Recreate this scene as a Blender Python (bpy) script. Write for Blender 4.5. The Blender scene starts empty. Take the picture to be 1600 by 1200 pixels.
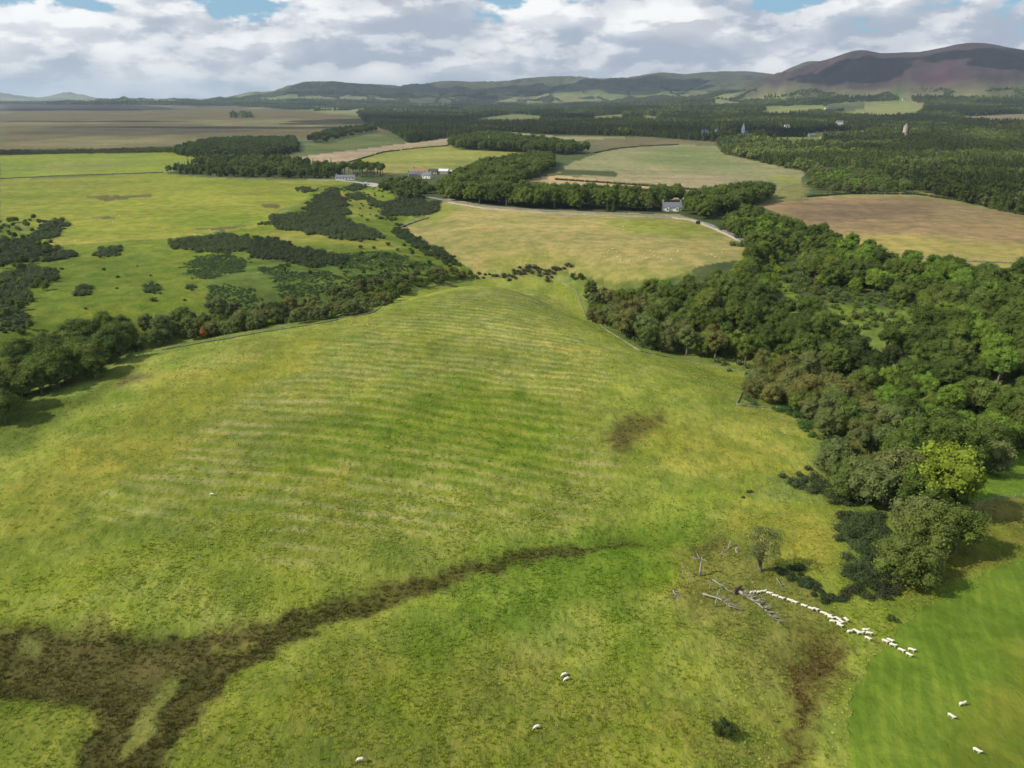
import bpy, bmesh, math, random
import numpy as np
from mathutils import Vector, Matrix, Quaternion
R = math.radians
random.seed(7); rng = np.random.default_rng(7)
S = bpy.context.scene
C = S.collection

# ------------------------------------------------------------------ camera, exposure, sun, world
FPX = 1109.0; PITCH = 22.09; CAMZ = 80.0
cam_d = bpy.data.cameras.new('camera'); cam = bpy.data.objects.new('camera', cam_d); C.objects.link(cam)
cam.location = (0, 0, CAMZ); cam.rotation_euler = (R(90 - PITCH), 0, 0)
cam_d.sensor_width = 36; cam_d.lens = 36 * FPX / 1600; cam_d.clip_start = 1; cam_d.clip_end = 120000
S.camera = cam
S.view_settings.view_transform = 'Standard'; S.view_settings.look = 'None'
S.view_settings.exposure = 0.2; S.view_settings.gamma = 1; S.view_settings.use_curve_mapping = False
S.cycles.max_bounces = 5; S.cycles.diffuse_bounces = 3; S.cycles.transparent_max_bounces = 4; S.cycles.volume_bounces = 0
S.cycles.use_denoising = True; S.cycles.use_adaptive_sampling = True; S.cycles.adaptive_threshold = .02
SUN_EL, SUN_AZ = 41.0, -104.0            # azimuth from +Y (view direction), negative = left
sd = bpy.data.lights.new('sun', 'SUN'); sd.energy = 4.7; sd.angle = R(0.53); sd.color = (1, .94, .82)
sun = bpy.data.objects.new('sun', sd); C.objects.link(sun)
sdir = Vector((math.sin(R(SUN_AZ)) * math.cos(R(SUN_EL)), math.cos(R(SUN_AZ)) * math.cos(R(SUN_EL)), math.sin(R(SUN_EL))))
sun.rotation_euler = sdir.to_track_quat('Z', 'Y').to_euler(); sun.location = sdir * 500

class NT:
    """small node-tree helper"""
    def __init__(s, nt): s.nt = nt; s.L = nt.links
    def n(s, t, **k):
        d = s.nt.nodes.new(t)
        ins = k.pop('ins', {})
        for a, b in k.items(): setattr(d, a, b)
        for a, b in ins.items():
            i = d.inputs[a]
            if hasattr(b, 'links'): s.L.new(b, i)
            else: i.default_value = b
        return d
    def m(s, op, a, b=None, c=None, clamp=False):
        d = s.nt.nodes.new('ShaderNodeMath'); d.operation = op; d.use_clamp = clamp
        for i, v in enumerate((a, b, c)):
            if v is None: continue
            if hasattr(v, 'links'): s.L.new(v, d.inputs[i])
            else: d.inputs[i].default_value = v
        return d.outputs[0]
    def ss(s, v, a, b, to0=0., to1=1.):
        d = s.nt.nodes.new('ShaderNodeMapRange'); d.interpolation_type = 'SMOOTHSTEP'
        s.L.new(v, d.inputs[0]); d.inputs[1].default_value = a; d.inputs[2].default_value = b
        d.inputs[3].default_value = to0; d.inputs[4].default_value = to1
        return d.outputs[0]
    def vm(s, op, a, b):
        d = s.nt.nodes.new('ShaderNodeVectorMath'); d.operation = op
        for i, v in enumerate((a, b)):
            if hasattr(v, 'links'): s.L.new(v, d.inputs[i])
            else: d.inputs[i].default_value = v
        return d.outputs[0]
    def noise(s, vec, scale, detail=4, rough=.55, dist=0, lac=2.):
        return s.n('ShaderNodeTexNoise', ins={'Vector': vec, 'Scale': scale, 'Detail': detail, 'Roughness': rough, 'Distortion': dist, 'Lacunarity': lac}).outputs[0]
    def mix(s, f, a, b, blend='MIX'):
        d = s.nt.nodes.new('ShaderNodeMix'); d.data_type = 'RGBA'; d.blend_type = blend
        for i, v in ((0, f), (6, a), (7, b)):
            if hasattr(v, 'links'): s.L.new(v, d.inputs[i])
            elif i == 0: d.inputs[0].default_value = v
            else: d.inputs[i].default_value = tuple(v) + (1,) if len(v) == 3 else v
        return d.outputs[2]

W = bpy.data.worlds.new('World'); S.world = W; W.use_nodes = True
W.cycles.sampling_method = 'MANUAL'; W.cycles.sample_map_resolution = 256
W.node_tree.nodes.clear(); w = NT(W.node_tree)
sky = w.n('ShaderNodeTexSky', sky_type='NISHITA', sun_disc=False, sun_elevation=R(SUN_EL), sun_rotation=R(SUN_AZ))
sky.altitude = 300; sky.dust_density = 1.5
tc = w.n('ShaderNodeTexCoord').outputs['Generated']
sep = w.n('ShaderNodeSeparateXYZ', ins={0: tc}); dz = sep.outputs[2]
# cumulus banks: noise on the direction sphere, squashed so clouds lie in layers
def cvec(off):
    v = w.vm('MULTIPLY', tc, (1, 1, 2.5)); return w.vm('ADD', v, off)
CV0 = .60
OFF = (5.48, 8.44, 3.32)
def vor(p, sc, det):
    return w.n('ShaderNodeTexVoronoi', feature='SMOOTH_F1', normalize=True, ins={'Vector': p, 'Scale': sc, 'Detail': det, 'Roughness': .55, 'Smoothness': .55}).outputs['Distance']
def dens(o, fine=True):
    p = cvec((OFF[0] + o[0], OFF[1] + o[1], OFF[2] + o[2]))
    big = w.noise(p, 3.4, 2, .5)
    wp = w.vm('ADD', p, w.vm('MULTIPLY', w.n('ShaderNodeTexNoise', ins={'Vector': p, 'Scale': 9, 'Detail': 3}).outputs['Color'], (.06, .06, .06)))
    v = w.m('SUBTRACT', 1, vor(wp, 6.5, 2.5 if fine else 1.))
    r = w.m('ADD', w.m('MULTIPLY', big, .55), w.m('MULTIPLY', v, .42))
    return w.m('ADD', r, w.m('MULTIPLY', w.noise(p, 26, 4, .6), .12)) if fine else w.m('ADD', r, .06)
d0 = dens((0, 0, 0)); d1 = dens((-.012, -.002, .03)); d2 = dens((-.02, 0, .11), False)
lit = w.ss(w.m('SUBTRACT', d0, d1), -.02, .022)
lit2 = w.ss(w.m('SUBTRACT', d0, d2), -.06, .07)
cover = w.ss(w.m('ADD', d0, w.ss(dz, .02, .11, .16, 0.)), CV0 + .012, CV0 + .035)
thick = w.ss(d0, CV0 + .05, CV0 + .16)
lum = w.m('ADD', w.m('MULTIPLY', lit, .42), w.m('MULTIPLY', lit2, .58))
ccol = w.mix(lum, (.42, .48, .58), (1.0, 1.0, 1.0))
ccol = w.mix(w.m('MULTIPLY', thick, w.m('SUBTRACT', 1, lum)), ccol, (.40, .43, .50))
low = w.ss(dz, .0, .045, .85, 0.)
ccol = w.mix(w.m('MULTIPLY', low, .42), ccol, (.58, .64, .72))
skb = w.n('ShaderNodeBackground', ins={'Color': w.mix(.7, sky.outputs[0], (3.4, 6.6, 9.2)), 'Strength': .075})
clb = w.n('ShaderNodeBackground', ins={'Color': ccol, 'Strength': .92})
# away from the view the cloud field keeps the same cover but darker undersides overhead
dim = w.ss(dz, .12, .5, 1., .8)
w.L.new(w.m('MULTIPLY', dim, .9), clb.inputs['Strength'])
mx = w.n('ShaderNodeMixShader', ins={0: cover, 1: skb.outputs[0], 2: clb.outputs[0]})
w.n('ShaderNodeOutputWorld', ins={'Surface': mx.outputs[0]})

# ------------------------------------------------------------------ numeric helpers
_T = np.random.default_rng(3).random((256, 256))
def vnoise(x, y, s):
    x = np.asarray(x, float) / s + s * .37; y = np.asarray(y, float) / s + s * .11
    xi = np.floor(x).astype(int); yi = np.floor(y).astype(int)
    fx = x - xi; fy = y - yi; fx = fx * fx * (3 - 2 * fx); fy = fy * fy * (3 - 2 * fy)
    a = _T[xi & 255, yi & 255]; b = _T[(xi + 1) & 255, yi & 255]
    c = _T[xi & 255, (yi + 1) & 255]; d = _T[(xi + 1) & 255, (yi + 1) & 255]
    return (a + (b - a) * fx) * (1 - fy) + (c + (d - c) * fx) * fy
def fbm(x, y, s, o=4):
    r = 0; a = .5; t = 0
    for i in range(o): r = r + a * vnoise(x, y, s); t += a; s *= .49; a *= .55
    return r / t
def sst(v, a, b):
    t = np.clip((v - a) / (b - a), 0, 1); return t * t * (3 - 2 * t)
cp, sp = math.cos(R(PITCH)), math.sin(R(PITCH))
def ray(px, py):
    u = (np.asarray(px, float) - 800) / FPX; v = (600 - np.asarray(py, float)) / FPX
    x = u; y = cp + v * sp; z = -sp + v * cp
    n = np.sqrt(x * x + y * y + z * z); return x / n, y / n, z / n
def proj(x, y, z):
    zz = z - CAMZ; f = y * cp - zz * sp; up = y * sp + zz * cp; f = np.where(f < 1, 1, f)
    return 800 + FPX * x / f, 600 - FPX * up / f
def F(px, py):
    x, y, z = ray(px, py); t = CAMZ / np.maximum(-z, 1e-3); return x * t, y * t

def seg_d2(x, y, P):
    """squared distance to a polyline"""
    best = np.full(np.shape(x), 1e18)
    for (ax, ay), (bx, by) in zip(P[:-1], P[1:]):
        dx, dy = bx - ax, by - ay; L = dx * dx + dy * dy + 1e-9
        t = np.clip(((x - ax) * dx + (y - ay) * dy) / L, 0, 1)
        best = np.minimum(best, (x - ax - t * dx) ** 2 + (y - ay - t * dy) ** 2)
    return best
def flatline(pts): return [tuple(float(c) for c in F(*p)) for p in pts]
V_LEFT = flatline([(-420, 560), (-100, 590), (20, 560), (130, 521), (300, 497), (450, 473), (570, 450), (660, 424), (740, 412), (850, 412), (930, 436)])
V_RIGHT = flatline([(930, 436), (1010, 480), (1110, 520), (1230, 555), (1400, 600), (1560, 640), (1800, 680)])
V_SIDE = flatline([(740, 412), (680, 380), (630, 345), (610, 315), (560, 290)])
V_CH = flatline([(-200, 1060), (0, 1040), (200, 1030), (360, 1020), (500, 965), (700, 905), (900, 850), (1000, 820)])
V_CH2 = flatline([(1270, 1020), (1225, 1100), (1215, 1300)])
DOME = F(640, 600)

def ridge(pts):
    P = np.array(pts, float)
    xs = np.arange(P[0, 0], P[-1, 0] + 1, 4.0); ys = np.interp(xs, P[:, 0], P[:, 1])
    k = np.exp(-np.linspace(-2, 2, 9) ** 2); k /= k.sum()
    ys = np.convolve(np.pad(ys, 4, mode='edge'), k, 'valid')
    x, y, z = ray(xs, ys); return np.arctan2(x, y), z / np.hypot(x, y)
R_A = ridge([(960, 168), (1040, 156), (1110, 150), (1152, 142), (1200, 124), (1236, 113), (1265, 103), (1292, 96), (1310, 88), (1334, 79), (1350, 78), (1375, 84), (1400, 84), (1440, 80), (1470, 74), (1495, 68), (1515, 67), (1550, 69), (1600, 78), (1700, 92), (1850, 120), (2000, 150)])
R_A2 = ridge([(1190, 130), (1222, 112), (1250, 99), (1262, 95), (1283, 95), (1300, 104), (1340, 120)])
R_B = ridge([(300, 158), (345, 151), (392, 142), (425, 142), (450, 134), (480, 129), (520, 128), (560, 131), (620, 134), (680, 129), (710, 128), (735, 130), (790, 126), (850, 119), (900, 117), (980, 121), (1010, 115), (1035, 112), (1065, 118), (1120, 112), (1170, 113), (1210, 119), (1260, 128), (1330, 150)])
R_B2 = ridge([(690, 138), (725, 128), (747, 124), (765, 127), (800, 138)])
R_C = ridge([(-300, 128), (-150, 140), (-60, 136), (0, 145), (30, 150), (65, 153), (85, 148), (104, 144), (122, 147), (150, 153), (215, 157)])
R_D = ridge([(60, 164), (150, 157), (190, 153), (240, 156), (290, 154), (340, 158), (420, 164)])
def range_h(az, d, r, D, D0, base, w_=1.0, back=1.6):
    tn = np.interp(az, r[0], r[1], left=-.02, right=-.02)
    zr = np.maximum(CAMZ + D * tn - base, 0)
    f = np.clip((d - D0) / (D - D0), 0, 1) ** 1.25
    f = f * f * (3 - 2 * f)
    b = 1 - sst(d, D, D * back)
    return zr * np.where(d < D, f, b)
def H(x, y):
    x = np.asarray(x, float); y = np.asarray(y, float)
    d = np.hypot(x, y); az = np.arctan2(x, y)
    z = 2.4 * (fbm(x, y, 120, 3) - .5) * sst(d, 150, 500) + 10 * (fbm(x, y, 700, 3) - .5) * sst(d, 900, 2200) + .5 * (fbm(x, y, 22, 2) - .5)
    near = d < 1500
    if np.any(near):
        xn, yn = x[near], y[near]; zn = 0
        zn = zn - 11 * np.exp(-seg_d2(xn, yn, V_LEFT) / 26 ** 2) - 13 * np.exp(-seg_d2(xn, yn, V_RIGHT) / 34 ** 2)
        zn = zn - 5 * np.exp(-seg_d2(xn, yn, V_SIDE) / 28 ** 2)
        zn = zn - 2.2 * np.exp(-seg_d2(xn, yn, V_CH) / 9 ** 2) - 1.6 * np.exp(-seg_d2(xn, yn, V_CH2) / 6 ** 2)
        zn = zn + 4.5 * np.exp(-(((xn - DOME[0]) / 110) ** 2 + ((yn - DOME[1] - 30) / 85) ** 2))
        zz = z[near] + zn; z = z.copy(); z[near] = zz
    right = sst(az, -.05, .3)
    z = z + 26 * sst(d, 1500, 4200) * (.25 + .75 * right) - 6 * right * sst(d, 480, 900) * (1 - sst(d, 1000, 2000))
    fz = np.zeros_like(z); far = d > 2600
    if np.any(far):
        a, e = az[far], d[far]; b = 30.0
        h = range_h(a, e, R_A, 5600, 3700, b)
        h = np.maximum(h, range_h(a, e, R_A2, 7200, 6000, b))
        h = np.maximum(h, range_h(a, e, R_B, 8200, 5000, b))
        h = np.maximum(h, range_h(a, e, R_B2, 10000, 8400, b))
        h = np.maximum(h, range_h(a, e, R_C, 16000, 12500, 10.))
        h = np.maximum(h, range_h(a, e, R_D, 7000, 5200, 14.))
        xs, ys = x[far], y[far]
        g = 1 - np.abs(fbm(xs, ys, 620, 5) * 2 - 1) * 1.8
        h = h + np.minimum(h, 180) * .75 * (g - .72) * (1 - sst(h, 150, 330) * .92)
        fz[far] = h
    return z + fz
def ground(px, py):
    """where the view ray of a picture point meets the modelled terrain"""
    px = np.atleast_1d(np.asarray(px, float)); py = np.atleast_1d(np.asarray(py, float))
    dx, dy, dzr = ray(px, py)
    ts = 45 * 1.012 ** np.arange(540)
    X = dx[:, None] * ts; Y = dy[:, None] * ts; Z = CAMZ + dzr[:, None] * ts
    below = Z < H(X, Y)
    i = np.where(below.any(1), below.argmax(1), len(ts) - 1); i = np.maximum(i, 1)
    lo, hi = ts[i - 1], ts[i]
    for _ in range(14):
        mid = (lo + hi) / 2; b = CAMZ + dzr * mid < H(dx * mid, dy * mid)
        hi = np.where(b, mid, hi); lo = np.where(b, lo, mid)
    x, y = dx * hi, dy * hi; return x, y, H(x, y)
def wpoly(pts, step=30):
    P = []
    for (ax, ay), (bx, by) in zip(pts, pts[1:] + pts[:1]):
        n = max(1, int(math.hypot(bx - ax, by - ay) / step))
        for k in range(n): P.append((ax + (bx - ax) * k / n, ay + (by - ay) * k / n))
    P = np.array(P); x, y, z = ground(P[:, 0], P[:, 1]); dd_ = np.hypot(x, y); lim = np.where(np.arctan2(x, y) > .17, 6600., 10500.); k = np.minimum(1, lim / dd_); return np.stack([x * k, y * k], 1)
def wline(pts, step=12):
    P = []
    for (ax, ay), (bx, by) in zip(pts[:-1], pts[1:]):
        n = max(1, int(math.hypot(bx - ax, by - ay) / step))
        for k in range(n): P.append((ax + (bx - ax) * k / n, ay + (by - ay) * k / n))
    P.append(pts[-1]); P = np.array(P); x, y, z = ground(P[:, 0], P[:, 1]); return np.stack([x, y], 1)
def inside(x, y, P):
    r = np.zeros(np.shape(x), bool); x0, y0 = P[-1]
    for x1, y1 in P:
        c = (y1 > y) != (y0 > y)
        if c.any():
            with np.errstate(divide='ignore', invalid='ignore'):
                r ^= c & (x < (x0 - x1) * (y - y1) / (y0 - y1 + 1e-12) + x1)
        x0, y0 = x1, y1
    return r

# ------------------------------------------------------------------ land cover (world-space polygons)
# (points in the picture used to survey the outline, colour A, colour B, tussock, stripe, edge softness px, mown-rows)
LC = []
def yl(c):
    c = (c[0] * 1.10, c[1] * .97, c[2] * .92) if c[1] > c[0] * 1.06 and max(c) > .09 else c
    l = .3 * c[0] + .6 * c[1] + .1 * c[2]; return tuple(max(.008, l + (v - l) * 1.10) for v in c)
def lc(pts, a, b, tus=.0, stripe=0., soft=3, rows=0.):
    a, b = yl(a), yl(b); LC.append((wpoly(pts), a, b, tus, stripe, soft, rows))
lc([(560, 205), (1700, 150), (1700, 480), (1100, 480), (900, 440), (560, 300)], (.055, .075, .026), (.08, .085, .035), .3)
for q, ca_, cb_ in (([(740, 187), (800, 177), (843, 179), (850, 192), (800, 196), (740, 194)], (.11, .14, .055), (.14, .16, .065)), ([(925, 190), (925, 181), (978, 177), (978, 190)], (.11, .14, .055), (.14, .16, .065)),
                    ([(1000, 179), (1048, 183), (1045, 192), (1000, 190)], (.11, .14, .055), (.14, .16, .065)), ([(1178, 176), (1230, 165), (1288, 163), (1292, 175), (1220, 185), (1180, 183)], (.15, .19, .06), (.19, .20, .08)),
                    ([(1308, 178), (1360, 164), (1412, 157), (1447, 161), (1430, 182), (1350, 186)], (.21, .21, .085), (.19, .19, .075)), ([(1480, 182), (1600, 177), (1700, 177), (1700, 194), (1560, 194)], (.20, .15, .10), (.16, .13, .08)),
                    ([(1268, 206), (1354, 203), (1354, 214), (1268, 218)], (.32, .25, .10), (.3, .24, .1)), ([(1178, 213), (1280, 213), (1292, 230), (1220, 229)], (.10, .15, .04), (.13, .16, .05))):
    lc(q, ca_, cb_, .1, 0, 1)
# hills
lc([(1150, 148), (1200, 123), (1240, 108), (1300, 90), (1334, 76), (1380, 82), (1440, 76), (1515, 62), (1800, 70), (1800, 146), (1600, 147), (1480, 140), (1400, 146), (1300, 141), (1200, 146)], (.064, .034, .050), (.048, .040, .032), .7, 0, 10)
lc([(1430, 132), (1460, 110), (1520, 95), (1560, 92), (1520, 108), (1480, 130), (1520, 136), (1430, 138)], (.075, .035, .05), (.055, .03, .038), 0, 0, 6)
lc([(1480, 105), (1505, 90), (1512, 92), (1490, 110)], (.26, .20, .18), (.15, .10, .09), 0, 0, 3)
lc([(1120, 158), (1200, 148), (1300, 143), (1400, 148), (1490, 142), (1600, 149), (1800, 148), (1800, 160), (1480, 158), (1300, 157), (1130, 170)], (.14, .145, .065), (.18, .17, .09), 0, 0, 5)
lc([(1350, 148), (1405, 146), (1408, 156), (1350, 156)], (.09, .16, .05), (.1, .16, .05), 0, 0, 3)
lc([(400, 154), (445, 140), (500, 147), (490, 154)], (.11, .16, .06), (.1, .14, .055), 0, 0, 6)
lc([(700, 158), (800, 148), (900, 151), (1000, 157), (1080, 156), (1100, 163), (960, 163), (700, 163)], (.17, .16, .085), (.13, .14, .065), 0, 0, 4)
for q in ([(1028, 130), (1060, 127), (1085, 140), (1075, 145), (1045, 143)], [(1100, 124), (1118, 114), (1150, 113), (1160, 123), (1130, 126)],
          [(1105, 142), (1140, 135), (1160, 141), (1120, 147)], [(775, 138), (800, 131), (806, 136), (785, 143)], [(855, 140), (880, 134), (882, 140), (850, 146)],
          [(720, 147), (750, 142), (765, 149), (740, 152)], [(820, 147), (850, 144), (860, 149), (825, 152)], [(800, 143), (830, 138), (850, 141), (810, 147)],
          [(700, 160), (745, 150), (790, 149), (770, 158), (715, 166)], [(640, 151), (662, 148), (665, 153), (642, 154)], [(905, 152), (930, 150), (925, 156), (905, 156)]):
    lc(q, (.022, .032, .018), (.03, .04, .02), 0, 0, 2)
# plains: strips of wood, pasture and stubble
for q in ([(320, 157), (450, 156), (560, 158), (640, 158), (640, 168), (520, 167), (400, 166), (320, 166)], [(0, 158), (120, 161), (330, 160), (330, 165), (0, 165)]):
    lc(q, (.04, .055, .03), (.07, .085, .035), 0, 0, 2)
lc([(170, 154), (250, 157), (310, 158), (290, 162), (180, 160)], (.15, .15, .06), (.06, .08, .03), 0, 0, 2)
lc([(640, 168), (800, 165), (960, 163), (1110, 163), (1150, 168), (1000, 170), (900, 175), (640, 176)], (.20, .16, .10), (.13, .13, .07), 0, 0, 2)
lc([(0, 163), (160, 163), (260, 167), (330, 172), (200, 174), (0, 174)], (.03, .024, .022), (.04, .03, .028), 0, 0, 3)
lc([(0, 173), (200, 173), (330, 167), (450, 171), (560, 181), (612, 197), (600, 210), (500, 216), (330, 224), (250, 240), (0, 243)], (.118, .098, .045), (.085, .068, .034), .3, 0, 3)
for q in ([(0, 222), (150, 214), (300, 212), (380, 215), (330, 224), (150, 232), (0, 230)], [(260, 188), (420, 186), (540, 192), (480, 200), (330, 196)], [(0, 190), (180, 189), (160, 194), (0, 196)]):
    lc(q, (.17, .145, .07), (.13, .115, .06), .2, 0, 5)
lc([(90, 200), (330, 198), (400, 206), (180, 212), (0, 211)], (.065, .055, .035), (.08, .065, .04), .2, 0, 5)
# mid distance fields
lc([(475, 228), (560, 205), (640, 222), (560, 230), (520, 236), (470, 245)], (.10, .125, .045), (.07, .09, .035), .2, 0, 3)
lc([(0, 243), (130, 240), (270, 237), (310, 243), (322, 250), (300, 260), (258, 270), (0, 279)], (.14, .20, .032), (.17, .21, .05), .25, 0, 1)
lc([(60, 258), (180, 252), (230, 254), (150, 262), (60, 266)], (.19, .18, .07), (.16, .20, .05), .2, 0, 6)
lc([(0, 281), (255, 271), (330, 278), (470, 282), (530, 282), (560, 290), (545, 300), (500, 300), (475, 315), (430, 330), (425, 350), (330, 362), (270, 378), (80, 390), (40, 350), (0, 350)], (.150, .20, .036), (.205, .22, .055), .6, 0, 1)
lc([(75, 384), (90, 368), (200, 376), (330, 360), (400, 350), (410, 356), (300, 374), (200, 384), (80, 388)], (.24, .225, .06), (.19, .21, .05), .2, 0, 4)
lc([(230, 345), (330, 335), (420, 342), (380, 355), (280, 358)], (.115, .17, .03), (.13, .18, .032), .2, 0, 8)
for q in ([(130, 308), (190, 306), (240, 303), (235, 308), (160, 314)], [(405, 320), (435, 317), (438, 326), (412, 325)], [(130, 340), (160, 338), (182, 341), (150, 343)], [(300, 358), (350, 355), (390, 352), (345, 361)]):
    lc(q, (.085, .095, .035), (.10, .085, .04), .5, 0, 2)
lc([(440, 250), (500, 241), (600, 228), (700, 216), (700, 226), (640, 231), (600, 236), (550, 252), (500, 254)], (.31, .235, .165), (.27, .21, .14), .1, 0, 1)
lc([(545, 253), (600, 237), (640, 231), (690, 226), (760, 234), (830, 240), (770, 262), (700, 272), (620, 270), (560, 265)], (.165, .205, .05), (.235, .215, .075), .2, 0, 1)
lc([(560, 262), (640, 257), (640, 268), (600, 272)], (.26, .21, .09), (.17, .18, .05), .3, 0, 4)
lc([(770, 206), (790, 206), (850, 212), (990, 214), (900, 220), (800, 218)], (.27, .235, .13), (.2, .2, .09), .1, 0, 1)
lc([(870, 225), (930, 217), (1000, 214), (1120, 222), (1120, 229), (1000, 227), (930, 238)], (.115, .098, .055), (.14, .12, .065), .1, 0, 2)
lc([(868, 270), (890, 256), (940, 237), (1000, 228), (1070, 226), (1120, 229), (1130, 240), (1200, 256), (1257, 268), (1252, 283), (1215, 297), (1130, 297), (1000, 285)], (.175, .185, .085), (.25, .215, .125), .1, 0, 2)
lc([(960, 245), (1080, 228), (1125, 233), (1130, 245), (1180, 262), (1060, 262)], (.15, .20, .085), (.17, .19, .09), .1, 0, 8)
lc([(868, 280), (990, 268), (1150, 275), (1210, 292), (1140, 298), (1000, 286)], (.29, .235, .14), (.24, .21, .12), .1, 0, 5)
lc([(1200, 275), (1250, 277), (1240, 287), (1215, 285)], (.16, .21, .05), (.2, .22, .07), .1, 0, 3)
lc([(868, 263), (960, 268), (968, 276), (880, 272)], (.06, .08, .028), (.06, .07, .03), .4, 0, 1)
lc([(812, 282), (868, 273), (1000, 288), (1130, 300), (1080, 312), (1060, 322), (1000, 325), (900, 318)], (.37, .27, .16), (.33, .25, .13), .1, 0, 1)
lc([(625, 355), (660, 345), (700, 308), (760, 322), (850, 329), (1060, 335), (1120, 354), (1175, 385), (1168, 405), (1110, 412), (1060, 430), (960, 440), (880, 425), (740, 432), (700, 400), (640, 372)], (.25, .22, .085), (.29, .24, .105), .8, .15, 2)
for q in ([(940, 345), (1010, 338), (1080, 348), (1130, 368), (1060, 372), (980, 362)], [(640, 352), (700, 315), (730, 325), (690, 345)], [(760, 405), (850, 410), (960, 425), (1080, 418), (1060, 432), (960, 440), (860, 425), (760, 430)]):
    lc(q, (.155, .19, .045), (.2, .21, .06), .4, 0, 9)
lc([(1180, 318), (1250, 314), (1300, 306), (1440, 303), (1560, 325), (1700, 350), (1700, 420), (1550, 408), (1400, 388), (1250, 350)], (.235, .172, .09), (.19, .13, .075), .2, .3, 2)
lc([(1200, 322), (1300, 315), (1460, 320), (1440, 340), (1350, 352), (1250, 345)], (.125, .088, .055), (.17, .12, .075), .2, .3, 10)
lc([(1300, 372), (1400, 368), (1700, 385), (1700, 450), (1500, 420), (1350, 392)], (.285, .24, .085), (.24, .19, .075), .2, .3, 8)
lc([(1380, 395), (1500, 406), (1700, 412), (1700, 455), (1560, 440)], (.29, .26, .085), (.25, .22, .075), .2, .1, 2)
lc([(1250, 312), (1300, 300), (1440, 299), (1620, 332), (1620, 342), (1430, 306), (1300, 308)], (.22, .205, .09), (.16, .17, .06), .2, 0, 2)
lc([(1140, 299), (1215, 297), (1255, 282), (1262, 300), (1250, 314), (1185, 320)], (.15, .16, .06), (.20, .18, .08), .8, 0, 3)
# left slope of rough pasture beyond the burn
lc([(0, 350), (80, 384), (270, 372), (420, 352), (470, 318), (500, 290), (600, 290), (640, 330), (625, 355), (700, 400), (745, 432), (640, 450), (560, 480), (250, 540), (120, 560), (0, 640), (-300, 700), (-300, 350)], (.088, .150, .024), (.155, .185, .042), 1.2, 0, 2)
lc([(500, 300), (570, 300), (600, 330), (590, 345), (500, 330)], (.21, .215, .05), (.15, .19, .04), .5, 0, 5)
lc([(410, 360), (560, 366), (640, 385), (600, 390), (420, 375)], (.20, .215, .06), (.17, .2, .05), .4, 0, 5)
lc([(300, 402), (480, 400), (700, 410), (640, 440), (480, 480), (340, 490), (320, 440)], (.065, .10, .028), (.10, .16, .035), .9, 0, 10)
# big foreground field
lc([(0, 712), (60, 672), (130, 620), (200, 572), (250, 547), (400, 520), (580, 490), (605, 475), (640, 455), (700, 443), (750, 435), (800, 433), (860, 430), (900, 455), (915, 495), (1000, 550), (1100, 570), (1168, 583), (1165, 605), (1150, 632), (1200, 637), (1245, 655), (1275, 690), (1262, 708), (1215, 740), (1165, 772), (1185, 785), (1300, 785), (1330, 800), (1320, 900), (1400, 920), (1700, 820), (1700, 1400), (-700, 1400), (-700, 900), (-200, 800)], (.150, .205, .034), (.235, .245, .075), 1., 0., 1)
lc([(340, 560), (580, 500), (760, 440), (860, 470), (960, 600), (940, 730), (1000, 790), (800, 800), (600, 850), (300, 850), (150, 800), (260, 640)], (.165, .205, .042), (.25, .245, .10), 1., 1., 40)
lc([(0, 760), (300, 600), (420, 545), (560, 500), (500, 560), (300, 680), (120, 820), (0, 860)], (.20, .20, .045), (.17, .205, .04), 1., .1, 30)
lc([(400, 690), (700, 600), (880, 640), (900, 760), (620, 740)], (.105, .165, .024), (.17, .21, .05), 1., 1., 40)
lc([(880, 790), (1100, 800), (1180, 790), (1150, 840), (1050, 860), (1000, 960), (780, 990), (560, 1010), (760, 900)], (.09, .16, .024), (.13, .19, .04), 1., .0, 30)
lc([(500, 1030), (800, 1010), (1000, 1060), (1200, 1050), (1200, 1250), (300, 1250), (360, 1120)], (.14, .19, .032), (.16, .155, .05), 1.1, 0, 40)
lc([(1040, 640), (1160, 635), (1250, 665), (1262, 700), (1180, 760), (1060, 740), (1000, 760), (1010, 690)], (.20, .225, .045), (.235, .235, .07), 1., .2, 20)
lc([(1170, 795), (1320, 800), (1310, 900), (1230, 890), (1150, 830)], (.235, .235, .055), (.2, .22, .05), 1., 0, 8)
lc([(1060, 860), (1150, 840), (1220, 890), (1300, 950), (1310, 1010), (1200, 1030), (1080, 1000), (1040, 920)], (.19, .185, .055), (.12, .15, .04), 1.2, 0, 15)
lc([(950, 695), (960, 665), (1000, 645), (1042, 636), (1046, 655), (1000, 690), (965, 708)], (.085, .095, .025), (.10, .080, .03), .9, 0, 6)
lc([(330, 985), (400, 987), (450, 962), (560, 931), (700, 893), (830, 862), (960, 842), (1000, 846), (900, 868), (760, 900), (620, 948), (520, 978), (450, 1008), (370, 1050), (330, 1060)], (.066, .072, .018), (.09, .078, .026), .9, 0, 4)
lc([(0, 972), (90, 975), (200, 985), (290, 990), (340, 980), (400, 990), (440, 985), (430, 1015), (370, 1055), (330, 1110), (290, 1160), (255, 1210), (60, 1260), (-250, 1240), (-250, 980)], (.062, .062, .018), (.088, .074, .028), .9, 0, 5)
lc([(60, 1000), (200, 1020), (290, 1030), (250, 1080), (180, 1110), (120, 1080), (40, 1060)], (.10, .088, .032), (.085, .075, .025), .7, 0, 12)
lc([(0, 1088), (60, 1088), (110, 1105), (140, 1130), (120, 1165), (90, 1230), (-250, 1300), (-250, 1100)], (.115, .17, .03), (.17, .19, .05), 1., 0, 4)
lc([(255, 1060), (290, 1052), (280, 1075), (250, 1115), (250, 1145), (225, 1165), (190, 1190), (180, 1180), (215, 1120)], (.125, .16, .045), (.16, .17, .06), 1., 0, 3)
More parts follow.
